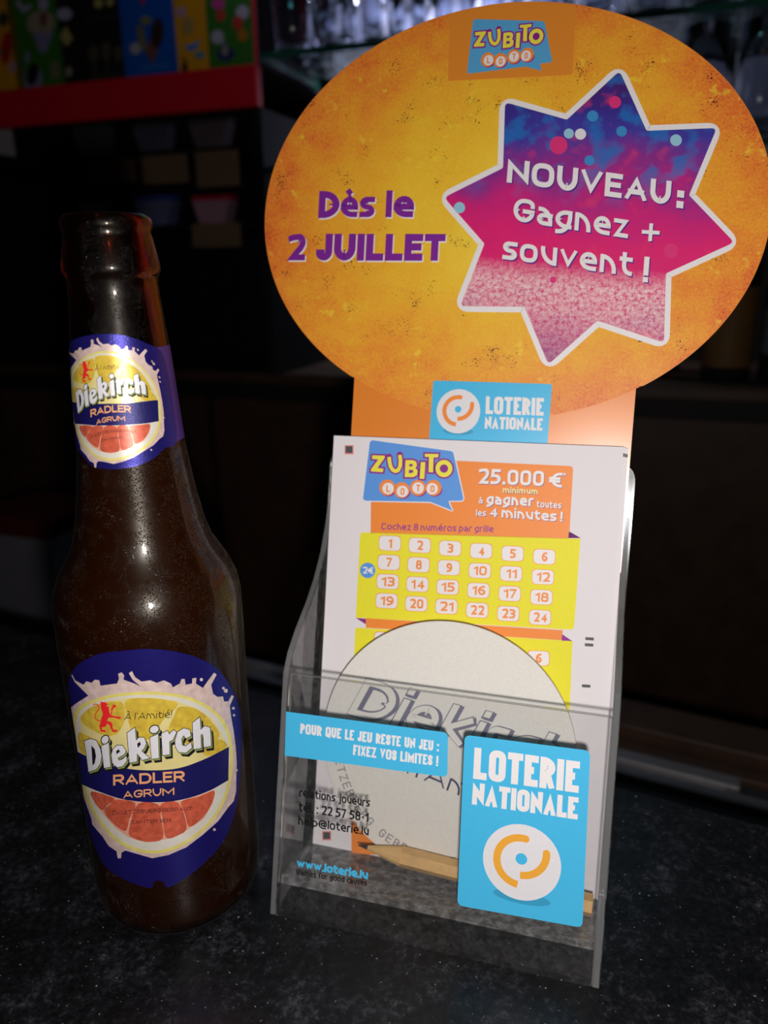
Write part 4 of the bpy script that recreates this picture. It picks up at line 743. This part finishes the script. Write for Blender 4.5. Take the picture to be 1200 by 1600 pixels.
il = lambda p: [((120+x/8.571-60)*3.2, (1090+y/8.571-980)*3.2) for x, y in p]
def label_art(zf, parent, grid, sf, k0=2):
    def A(items, m, k): return (slice_items(one(xf(items, zf)), grid), m, k+k0)
    cr = A(poly(splash), SPL, 0)
    drops = disc((815, 262), 8)+disc((937, 318), 10)+disc((925, 305), 7)+disc((975, 405), 7)+disc((978, 440), 6)+disc((993, 715), 5)+disc((880, 1012), 7)
    fr = art('fruit_slice', [cr, A(drops, SPL, 0), A(poly(rind), RIND, 1), A(poly(shrink(rind, .962)), PITH, 2), A(poly(halftop), FLSL, 3)] + [A(poly(smooth_closed(s_, 4)), FLSH, 4) for s_ in segs] + [A(poly(redback), REDL, 3)] + [A(poly(smooth_closed(s_, 4)), RED, 4) for s_ in rsegs], sf, parent, 'grapefruit slice with a splash of pale pink juice')
    art('name_band', [A(poly(band), BAND, 5), A(text('RADLER', (374, 792), (732, 772), 54, up=(-1, -54), t=.2, gap=.1), LORG, 6), A(text('AGRUM', (424, 857), (680, 838), 38, up=(-1, -38), t=.18, gap=.12), LORG, 6)], sf, parent, 'dark navy band with orange capitals')
    if True:
        L = []
        ps = [i7(o_) for o_, h_ in LET.values()] + [list(map(tuple, arr(i7(ellipse(c_, a_, b_, r_, 16))))) for c_, a_, b_, r_ in dots]
        for sh in (3, 6, 9, 12, 15, 18, 20):
            L.append(A([q for p in ps for q in xf(poly(p), offs(sh*.8, sh))], LBLK if sh not in (9, 12) else LGRN, 6))
        # ordering: dark extrusion, an olive line inside it, outline, white faces
        L = [A([q for p in ps for sh in (4, 8, 12, 16, 20) for q in xf(poly(p), offs(sh*.8, sh))], LBLK, 6), A([q for p in ps for sh in (5, 9) for q in xf(poly(p), offs(sh*.8, sh))], LGRN, 7), A([q for p in ps for q in stroke(p, 6, True)], LBLK, 8), A([q for p in ps for q in poly(p)], LWHITE, 9)]
        L.append(A([q for o_, h_ in LET.values() if h_ for q in poly(i7(h_))], LBLK, 10)); L.append(A([q for p in ps[-2:] for q in stroke(p, 4, True)], LBLK, 11))
        art('name_lettering', L, sf, parent, 'white chiselled lettering with a dark edge')
    art('motto_lettering', [A(text("À l'Amitié!", (428, 466), (665, 452), 36, up=(5, -36), t=.11), LBLK, 6)], sf, parent)
    art('small_lettering', [A(text('ZU LETZEBUERG GEBRAUT', (365, 938), (768, 916), 18, up=(0, -20), t=.13, gap=.2), LBLK, 6), A(text('ZANTER 1871', (462, 984), (662, 974), 17, up=(0, -18), t=.13, gap=.2), LBLK, 6)], sf, parent)
    art('lion_emblem', [A([q for p in lionp for q in poly(il(p))], LION, 6), A(stroke(il(tail), 4.5), LION, 6)], sf, parent, 'red heraldic lion standing upright')
sb = surf_bottle()
body_out = [(154, 1022), (191, 1017), (232, 1014), (279, 1019), (319, 1032), (347, 1053), (367, 1086), (375, 1114), (378, 1155), (376, 1199), (372, 1246), (365, 1277), (351, 1311), (329, 1339), (297, 1367), (263, 1387), (256, 1379), (247, 1376), (240, 1379), (236, 1388), (210, 1381), (185, 1369), (163, 1352), (150, 1327), (138, 1290), (126, 1230), (115, 1170), (106, 1110), (104, 1080), (110, 1055), (122, 1038)]
bl = art('body_label', [(slice_items(poly(smooth_closed(body_out, 3)), 5), NAVY, 1)], sb, bott, 'navy foil label with a grapefruit slice')
label_art(z3, bl, 5., sb)
zn0 = Z(100, 520, 6.)
src = arr([(150, 500), (990, 640), (540, 330), (580, 1145), (195, 625), (215, 790), (950, 600), (950, 765), (580, 872), (580, 715), (340, 450), (250, 720), (865, 600), (800, 455), (375, 790), (730, 775), (425, 855), (678, 838), (540, 1075), (262, 820), (880, 815), (400, 240), (465, 230), (880, 235), (165, 235), (400, 1150), (290, 990)])
dst = arr([(45, 490), (935, 720), (440, 205), (470, 1215), (76, 665), (100, 860), (882, 630), (886, 822), (470, 872), (470, 655), (190, 350), (125, 745), (772, 592), (690, 385), (238, 775), (612, 762), (298, 846), (572, 836), (440, 1120), (150, 882), (800, 845), (240, 75), (290, 60), (760, 145), (45, 165), (305, 1255), (165, 1110)])
def quad(v): v = arr(v); x, y = v[:, 0]/500, v[:, 1]/500; return np.stack([x*0+1, x, y, x*y, x*x, y*y], 1)
Mq = np.linalg.lstsq(quad(src), dst, rcond=None)[0]
zn = lambda v: zn0(quad(v)@Mq)
# purple band round the neck, then the oval front label on it
zb_ = [(z, np.interp(z, pz, pr)+.08) for z in np.linspace(171.5, 200.3, 9)]
V = []; ang = np.radians(np.linspace(-62, 190, 90))
for z, r in zb_:
    for a in ang: V.append((BX+r*math.cos(a), BY+r*math.sin(a), z))
nA = len(ang); Fs = [(i*nA+k, i*nA+k+1, (i+1)*nA+k+1, (i+1)*nA+k) for i in range(len(zb_)-1) for k in range(nA-1)]
mkobj('neck_band', V, Fs, BANDR, parent=bott, smooth=True)['label'] = 'purple paper band wrapped round the neck'
neck_out = [(107, 545), (112, 533), (125, 527), (150, 522.5), (183, 522.5), (208, 528), (230, 537), (252, 549), (262, 580), (270, 630), (276, 690), (258, 700), (242, 715), (217, 727), (183, 733), (158, 732), (142, 727), (127, 710), (115, 687), (109, 655), (106, 603)]
nlb = art('neck_label', [(slice_items(poly(smooth_closed(neck_out, 3)), 3.5), NAVY, 1)], sb, bott, 'small blue foil label with the same grapefruit slice')
label_art(zn, nlb, 3.5, sb)

# ================================================================== behind the bar (about a metre away)
REDP = plain('red_valance_paint', rgb(225, 18, 40), .5, .4, var=.03); GLEDGE = None
def P2(px, D=0, F_=BG): return F_.unp(px, D)
# shelf cabinet with red valance and a strip of ice-cream posters
cab = empty('display_cabinet', BG.P(-720, 58, 60), 'dark display cabinet with a red front rail and a strip of colourful posters above it', 'cabinet')
xr = P2([(404, 135)])[0][0]; xl = P2([(-180, 190)])[0][0]
zt = P2([(200, 122)])[0][1]; zbv = P2([(200, 184)])[0][1]
def frontbox(name, a0, a1, b0, b1, d0, d1, m, parent, F_=BG, bev=0, label=None):
    V, Fs = box_ab(F_, a0, a1, b0, b1, d0, d1); o = mkobj(name, V, Fs, m, parent=parent); fixn(o)
    if bev: bevel(o, bev)
    if label: o['label'] = label
    return o
CABM = plain('cabinet_black', rgb(24, 22, 24), .7, .2)
frontbox('red_rail', xl, xr, zbv, zt, -6, 10, REDP, cab, bev=2, label='bright red front rail')
frontbox('light_stop_board', xl, xr, zt+1, zt+7, 4.5, 260, CABM, cab); frontbox('side_board', xr-14, xr, 75, zbv, 2, 260, CABM, cab); frontbox('side_board', xl, xl+14, 75, zbv, 2, 260, CABM, cab); frontbox('back_board', xl+14, xr-14, 75, zt+200, 250, 258, CABM, cab)  # unseen board over the shelves added to keep shelf light off the packs
# posters as flat panels
PC = {'yellow': (232, 160, 20), 'green': (58, 118, 36), 'black': (28, 22, 20), 'blue': (10, 90, 190)}
pp = [(-60, 33, 'yellow', 'yellow poster strip with a red ice lolly'), (25, 100, 'green', 'green poster with an ice cream sundae beside the leftmost yellow one'), (95, 195, 'black', 'dark brown poster with pale glasses'), (195, 278, 'blue', 'blue poster with a wafer cone'), (278, 327, 'yellow', 'yellow poster with a small blue dish'), (327, 396, 'green', 'green poster at the right end with round pale scoops')]
frontbox('poster_frame', xl, xr, zt, zt+150, -2, 4, REDP, cab)
DOTS = {}
def dm(n, c):
    if n not in DOTS: DOTS[n] = plain('poster_ink_'+n, rgb(*c), .6, .3)
    return DOTS[n]
sticks = [[(disc((5, 30), 8, 12), 'green', (60, 70, 60)), (disc((10, 75), 9, 26, .1), 'red', (200, 20, 30)), (disc((20, 105), 6, 9), 'pink', (200, 150, 170)), (disc((5, 82), 7, 4), 'grey', (110, 120, 120))],
 [(disc((64, 36), 22, 20), 'cream', (165, 150, 130)), (disc((68, 30), 6, 12), 'brown', (130, 80, 70)), (disc((68, 6), 8, 10), 'violet', (180, 170, 200)), (poly([(52, 52), (84, 50), (72, 82), (62, 82)]), 'lilac', (140, 135, 175)), (disc((52, 124), 14, 22), 'lilac', (150, 145, 185)), (disc((51, 116), 9, 18, .2), 'dark', (20, 18, 20)), (disc((43, 90), 4, 9), 'lilac', (150, 145, 185)), (poly([(78, 98), (93, 96), (94, 122), (80, 122)]), 'tan', (130, 120, 90)), (disc((85, 104), 4, 7), 'blue', (30, 80, 150)), (stroke([(28, 4), (38, 16), (46, 10)], 7), 'violet', (110, 105, 150))],
 [(poly([(103, 41), (114, 60), (104, 73), (94, 57)]), 'gold', (185, 170, 100)), (disc((101, 22), 12, 10), 'violet', (120, 110, 150)), (disc((108, 112), 5, 8), 'cream', (165, 150, 130)), (disc((146, 84), 8, 14), 'smoke', (80, 75, 62)), (disc((166, 80), 8, 15), 'smoke', (80, 75, 62)), (disc((185, 84), 7, 14), 'smoke', (70, 65, 52)), (disc((154, 5), 7, 8), 'gold', (150, 135, 80)), (disc((172, 3), 6, 7), 'gold', (150, 135, 80)), (stroke([(135, 33), (190, 26)], 2), 'smoke', (80, 75, 62)), (stroke([(140, 122), (192, 114)], 2.5), 'smoke', (60, 55, 45)), (stroke([(148, 96), (148, 118)], 3), 'smoke', (80, 75, 62)), (stroke([(168, 94), (168, 116)], 3), 'smoke', (80, 75, 62))],
 [(disc((246, 52), 10, 24, .1), 'umber', (60, 40, 36)), (disc((228, 32), 9, 7), 'olive', (140, 140, 70)), (poly([(212, 40), (224, 42), (232, 84), (218, 76)]), 'tan', (130, 120, 90)), (disc((212, 76), 9, 9), 'pale', (190, 180, 190)), (poly([(234, 60), (248, 78), (240, 100), (228, 84)]), 'brown', (130, 90, 80)), (stroke([(222, 106), (262, 102)], 3), 'sky', (60, 140, 220)), (disc((223, 2), 3, 6), 'red', (200, 20, 30))],
 [(disc((283, 19), 8, 8), 'pink', (200, 140, 150)), (disc((294, 40), 10, 14), 'sand', (190, 150, 80)), (poly([(287, 70), (300, 70), (312, 62), (308, 76), (295, 80)]), 'sky', (20, 120, 190)), (disc((312, 86), 8, 6), 'aqua', (90, 150, 160)), (disc((289, 106), 5, 9), 'umber', (60, 46, 20)), (stroke([(286, 90), (292, 98)], 3), 'umber', (60, 46, 20))],
 [(disc((341, 6), 10, 9), 'magenta', (220, 70, 150)), (disc((345, 24), 7, 9), 'coral', (215, 60, 50)), (disc((379, 19), 10, 11), 'pale', (190, 180, 190)), (disc((372, 36), 8, 11), 'coral', (200, 70, 60)), (disc((379, 55), 8, 10), 'amber', (190, 120, 30)), (disc((340, 58), 10, 11), 'pale', (190, 185, 190)), (disc((353, 84), 13, 11), 'indigo', (40, 40, 110)), (disc((352, 80), 5, 7), 'cream', (170, 160, 150)), (stroke([(350, 66), (352, 82)], 4), 'lilac', (150, 120, 170))]]
for (x0, x1, c_, lb), deco in zip(pp, sticks):
    a0 = P2([(x0+4, 128)])[0][0]; a1 = P2([(x1+4, 120)])[0][0]
    tex = plain('poster_'+c_+str(x0+100), rgb(*PC[c_]), .6, .3, var=.1, scale=12)
    t = frontbox('poster', a0, a1, zt+.5, zt+149, -3.2, -2.1, tex, cab, label=lb)
    for j, (it, n_m, c2) in enumerate(deco): art('poster_picture', [(it, dm(n_m, c2), 1+.5*(j % 2))], on_plane(BG, -3.2, .25), t)
# inside shelves with tapered cups and tan card fronts
TAN = plain('tan_card', rgb(120, 96, 74), .7, .2, var=.1); CUPW = plain('cup_white', rgb(150, 150, 160), .6, .3)
def shelf(y, nm, x0=100):
    b = P2([(250, y)], 60)[0][1]; frontbox(nm, xl+14, xr-14, b-6, b, 55, 248, CABM, cab); return b
sh1 = shelf(236, 'shelf'); sh2 = shelf(352, 'shelf')
for (xa, xb_, yt, yb, ctop, cbody, lb) in (
    (118, 172, 312, 352, (40, 120, 60), (92, 108, 100), 'grey snack pack with a green top, left on the lower cabinet shelf'),
    (205, 270, 305, 352, (50, 70, 150), (104, 106, 150), 'pale blue snack pack in the middle of the lower cabinet shelf'),
    (296, 360, 305, 352, (190, 30, 60), (172, 130, 150), 'white snack pack with a red top, right on the lower cabinet shelf'),
    (108, 165, 194, 236, (58, 60, 64), (66, 70, 74), 'dark grey snack pack, left on the upper cabinet shelf'),
    (203, 262, 190, 236, (56, 60, 68), (80, 84, 100), 'bluish grey snack pack in the middle of the upper cabinet shelf'),
    (290, 356, 184, 236, (66, 58, 62), (94, 84, 92), 'mauve grey snack pack, right on the upper cabinet shelf')):
    D_ = 62; bS = sh2 if yt > 290 else sh1; q = P2([(xa, yt), (xb_, yt)], D_); a0, a1, b1 = q[0][0], q[1][0], (q[0][1]+q[1][1])/2
    t = empty('snack_pack', BG.P((a0+a1)/2, bS, D_+12), lb, 'snack pack', 'snack packs in the display cabinet')
    w = a1-a0; hh = b1-bS; mb = plain('pack_body_%d_%d' % (xa, yt), rgb(*cbody), .6, .3, var=.12, scale=60); mt = plain('pack_top_%d_%d' % (xa, yt), rgb(*ctop), .6, .3)
    V, Fs, mi = prism(BG, [(a0+w*.2, bS), (a1-w*.2, bS), (a1-w*.05, bS+hh*.82), (a0+w*.05, bS+hh*.82)], 'd', D_, D_+26); fixn(mkobj('pack_body', V, Fs, mb, parent=t))
    V, Fs, mi = prism(BG, [(a0+w*.05, bS+hh*.82), (a1-w*.05, bS+hh*.82), (a1, bS+hh), (a0, bS+hh)], 'd', D_+4, D_+22); fixn(mkobj('pack_top', V, Fs, mt, parent=t))
for (xa, xb_, y0, y1) in ((138, 214, 254, 285), (221, 296, 245, 285), (305, 376, 238, 290)):
    q = P2([(xa, y0), (xb_, y1)], 54); frontbox('tan_panel', q[0][0], q[1][0], q[1][1], q[0][1], 52, 54.5, TAN, cab)
q = P2([(300, 350), (378, 385)], 54); frontbox('tan_panel', q[0][0], q[1][0], q[1][1], q[0][1], 52, 54.5, TAN, cab)

# glass shelves
GLS = acrylic('shelf_glass', (.86, .93, .90, 1), .02, .02); GLE = plain('green_glass_edge', rgb(30, 84, 70), .2, .6)
def glass_shelf(y_left, x_left, a_right, D0, D1, label):
    q = P2([(x_left, y_left)], D0)[0]; a0, b0 = q
    V, Fs = box_ab(BG, a0, a_right, b0-4, b0+4, D0, D1); mi = [1, 1, 0, 0, 1, 1]
    t = empty('glass_shelf', BG.P((a0+a_right)/2, b0-4, (D0+D1)/2), label, 'shelf', 'glass shelves on the back wall'); o = mkobj('glass_plate', V, Fs, [GLS, GLE], mi, t); fixn(o)
    for a in (a0+30, a_right-40):
        V, Fs = box_ab(BG, a, a+14, b0-16, b0-4, D1-60, D1+20); fixn(mkobj('bracket', V, Fs, CABM, parent=t))
    return b0
arx = P2([(1260, 200)])[0][0]
bs1 = glass_shelf(88, 406, arx, 0, 190, 'upper glass shelf with green edge carrying the rows of drinking glasses')
bs2 = glass_shelf(266, 408, arx, 10, 190, 'lower glass shelf with green edge behind the display card')
def gglass(name):
    m, nt, b = base(name); setp(b, .05, .6); b.inputs['Base Color'].default_value = (.9, .93, 1, 1); b.inputs['Transmission Weight'].default_value = 1; b.inputs['IOR'].default_value = 1.45; return m
DG = gglass('drinking_glass')
def tumbler_mesh(r0, r1, h, th=1.4):
    prof = [(0, r0*.9), (1.5, r0), (h*.5, (r0+r1)/2), (h, r1), (h, r1-th), (h*.5, (r0+r1)/2-th), (9, r0-th), (7, .3)]
    n = 20; V = [(r*math.cos(2*math.pi*k/n)*S, r*math.sin(2*math.pi*k/n)*S, z*S) for z, r in prof for k in range(n)]
    Fs = [(i*n+k, i*n+(k+1) % n, (i+1)*n+(k+1) % n, (i+1)*n+k) for i in range(len(prof)-1) for k in range(n)]+[tuple(range(n-1, -1, -1))]
    me = bpy.data.meshes.new('drinking_glass'); me.from_pydata(V, [], Fs); me.materials.append(DG); me.polygons.foreach_set('use_smooth', np.ones(len(Fs), bool)); me.update(); return me
TM = [tumbler_mesh(23, 27, 95), tumbler_mesh(20, 30, 70), tumbler_mesh(26, 26, 120)]
ORD = ['leftmost', 'second from left', 'third from left', 'fourth from left', 'fifth from left', 'sixth from left', 'seventh from left', 'eighth from left', 'ninth from left', 'tenth from left', 'eleventh from left', 'twelfth from left', 'thirteenth from left', 'fourteenth from left']
def put_glasses(bz, a_from, a_to, stepa, depths, group, word):
    k = 0; a = a_from; idx = 0
    while a < a_to:
        for j, d_ in enumerate(depths):
            me = TM[(k+j) % 3] if word == 'upper' else TM[2]
            o = bpy.data.objects.new('drinking_glass', me); p = BG.P(a+(j % 2)*12, bz+4.1, d_); o.location = Vector(p)*S; COL.objects.link(o)
            row = ('front', 'middle', 'rear')[j]
            tag(o, '%s drinking glass of the %s row on the %s glass shelf' % (ORD[k], row, word), 'glass', group)
        k += 1; a += stepa
a_s = P2([(440, 80)])[0][0]
put_glasses(bs1, a_s, arx-30, 62, (34, 92, 150), 'drinking glasses on the upper shelf', 'upper')
a_s2 = P2([(1090, 200)], 40)[0][0]
put_glasses(bs2+0, a_s2, arx-30, 62, (45, 115), 'drinking glasses on the lower shelf', 'lower')

# bottles on the back bar
def lathe_obj(name, prof, m, parent, p, n=32):
    return lathe(name, prof, m, parent, cx=p[0], cy=p[1], z0=p[2], n=n)
CLR = plain('dark_bottle_glass', rgb(30, 32, 34), .12, .6, var=.05); LABY = plain('spirit_label', rgb(112, 80, 40), .6, .3, var=.12, scale=40)
CAPO = plain('orange_capsule', rgb(160, 84, 50), .5, .4)
def spirit(px, yb, D_, h, r, mlab, lab0, lab1, label, cap=CAPO, glass=CLR):
    a = P2([(px, yb)], D_)[0][0]; p = BG.P(a, 74.1, D_); t = empty('spirit_bottle', p, label, 'bottle', 'bottles on the back bar')
    lathe_obj('glass_body', [(0, r*.92), (3, r), (h*.60, r), (h*.68, r*.8), (h*.74, r*.42), (h*.92, r*.38), (h*.93, r*.3)], glass, t, p)
    lathe_obj('capsule', [(h*.90, r*.42), (h, r*.42), (h+.5, r*.3)], cap, t, p)
    n = 24; V = []; 
    for z in (h*lab0, h*lab1):
        for k in range(n+1): th = math.radians(-19)-math.pi/2+math.radians(-95+190*k/n); V.append((p[0]+(r+.3)*math.cos(th), p[1]+(r+.3)*math.sin(th), p[2]+z))
    mkobj('label', V, [(k, k+1, n+2+k, n+1+k) for k in range(n)], mlab, parent=t, smooth=True); return t
GREYL = plain('grey_label', rgb(96, 98, 104), .6, .3); YELL = plain('yellow_strip_label', rgb(120, 100, 30), .6, .3); GRNL = plain('green_label', rgb(50, 90, 50), .6, .3)
spirit(1116, 715, 110, 236, 30, LABY, .08, .50, 'spirit bottle with a tan label and orange capsule right of the display card')
spirit(1000, 700, 130, 200, 26, GREYL, .12, .45, 'dark bottle with a grey label close beside the card neck', CABM)
spirit(1024, 700, 190, 215, 22, YELL, .10, .50, 'slim dark bottle with a dull yellow label behind the grey-labelled one', CABM)
spirit(1205, 715, 90, 190, 30, GREYL, .2, .5, 'dark bottle at the right picture edge on the back bar', CABM)
# small decorated pourer and cloth on the bench
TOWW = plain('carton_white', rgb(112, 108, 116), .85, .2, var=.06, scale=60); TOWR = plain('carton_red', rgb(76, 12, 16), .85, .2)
def cloth(name, F_, a0, a1, d0, d1, b, m, parent, wav=3., n=24):
    V = []; 
    for i in range(n+1):
        for j in range(9):
            a = a0+(a1-a0)*i/n; d_ = d0+(d1-d0)*j/8; V.append(F_.P(a, b+wav*(1+math.sin(a*.06+j*.8)*.6+math.sin(j*1.7+i*.3)*.4), d_))
    Fs = [(i*9+j, (i+1)*9+j, (i+1)*9+j+1, i*9+j+1) for i in range(n) for j in range(8)]
    return mkobj(name, V, Fs, m, parent=parent, smooth=True)
def onz(px, z):
    dr = CF + CR*(px[0]-600)/FPX - CU*(px[1]-800)/FPX; P = C0+dr*(z-C0[2])/dr[2]; q = P-LF.O; return q@LF.U, q@LF.W
SBT = -150
dq = [onz(p, SBT+2) for p in ((975, 1168), (975, 1205), (1190, 1240), (1190, 1212))]
rail = empty('sink_unit', LF.P(60, -242, 100), 'steel bar sink unit with a pale rim just behind the counter edge', 'sink')
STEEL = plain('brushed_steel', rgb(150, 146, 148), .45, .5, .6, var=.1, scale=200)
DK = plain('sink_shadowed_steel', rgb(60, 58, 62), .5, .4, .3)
a0 = -420; a1 = dq[2][0]+6
d0, d1 = dq[1][1], dq[0][1]
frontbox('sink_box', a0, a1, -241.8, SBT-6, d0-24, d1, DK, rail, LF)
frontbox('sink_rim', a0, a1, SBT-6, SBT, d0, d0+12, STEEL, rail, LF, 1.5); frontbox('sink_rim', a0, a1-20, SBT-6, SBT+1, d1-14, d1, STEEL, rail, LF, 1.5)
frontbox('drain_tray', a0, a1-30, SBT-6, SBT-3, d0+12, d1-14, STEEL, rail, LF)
d2 = onz((980, 1150), SBT)[1]; d3 = onz((980, 1118), SBT)[1]
woodl = empty('wooden_shelf', LF.P(100, -242, (d2+d3)/2), 'long narrow brown wooden shelf with two steps behind the sink', 'shelf')
frontbox('lower_step', -330, 700, -241.8, SBT-2, d1+3, d2, BROWN, woodl, LF, 1.5); frontbox('upper_step', -330, 700, -241.8, SBT+8, d2+3, d3+14, BROWN, woodl, LF, 1.5)

# red-and-white box on the far left
q0 = P2([(0, 830)], -300)[0]
wb = empty('cardboard_box', BG.P(q0[0]+10, -241.9, -320), 'red and white cardboard box on the bench at the left picture edge', 'box')
pass
boxF = BG
qa = P2([(-40, 800), (70, 800), (70, 843), (60, 890)], -300)
V, Fs, mi = prism(BG, [(qa[0][0], -241.9), (qa[1][0]-10, -241.9), (qa[1][0], qa[2][1]), (qa[0][0], qa[2][1])], 'd', -300, -200); fixn(mkobj('white_base', V, Fs, TOWW, parent=wb))
V, Fs, mi = prism(BG, [(qa[0][0], qa[2][1]), (qa[1][0], qa[2][1]), (qa[1][0]+14, qa[0][1]), (qa[0][0], qa[0][1])], 'd', -302, -198); fixn(mkobj('red_lid', V, Fs, TOWR, parent=wb))
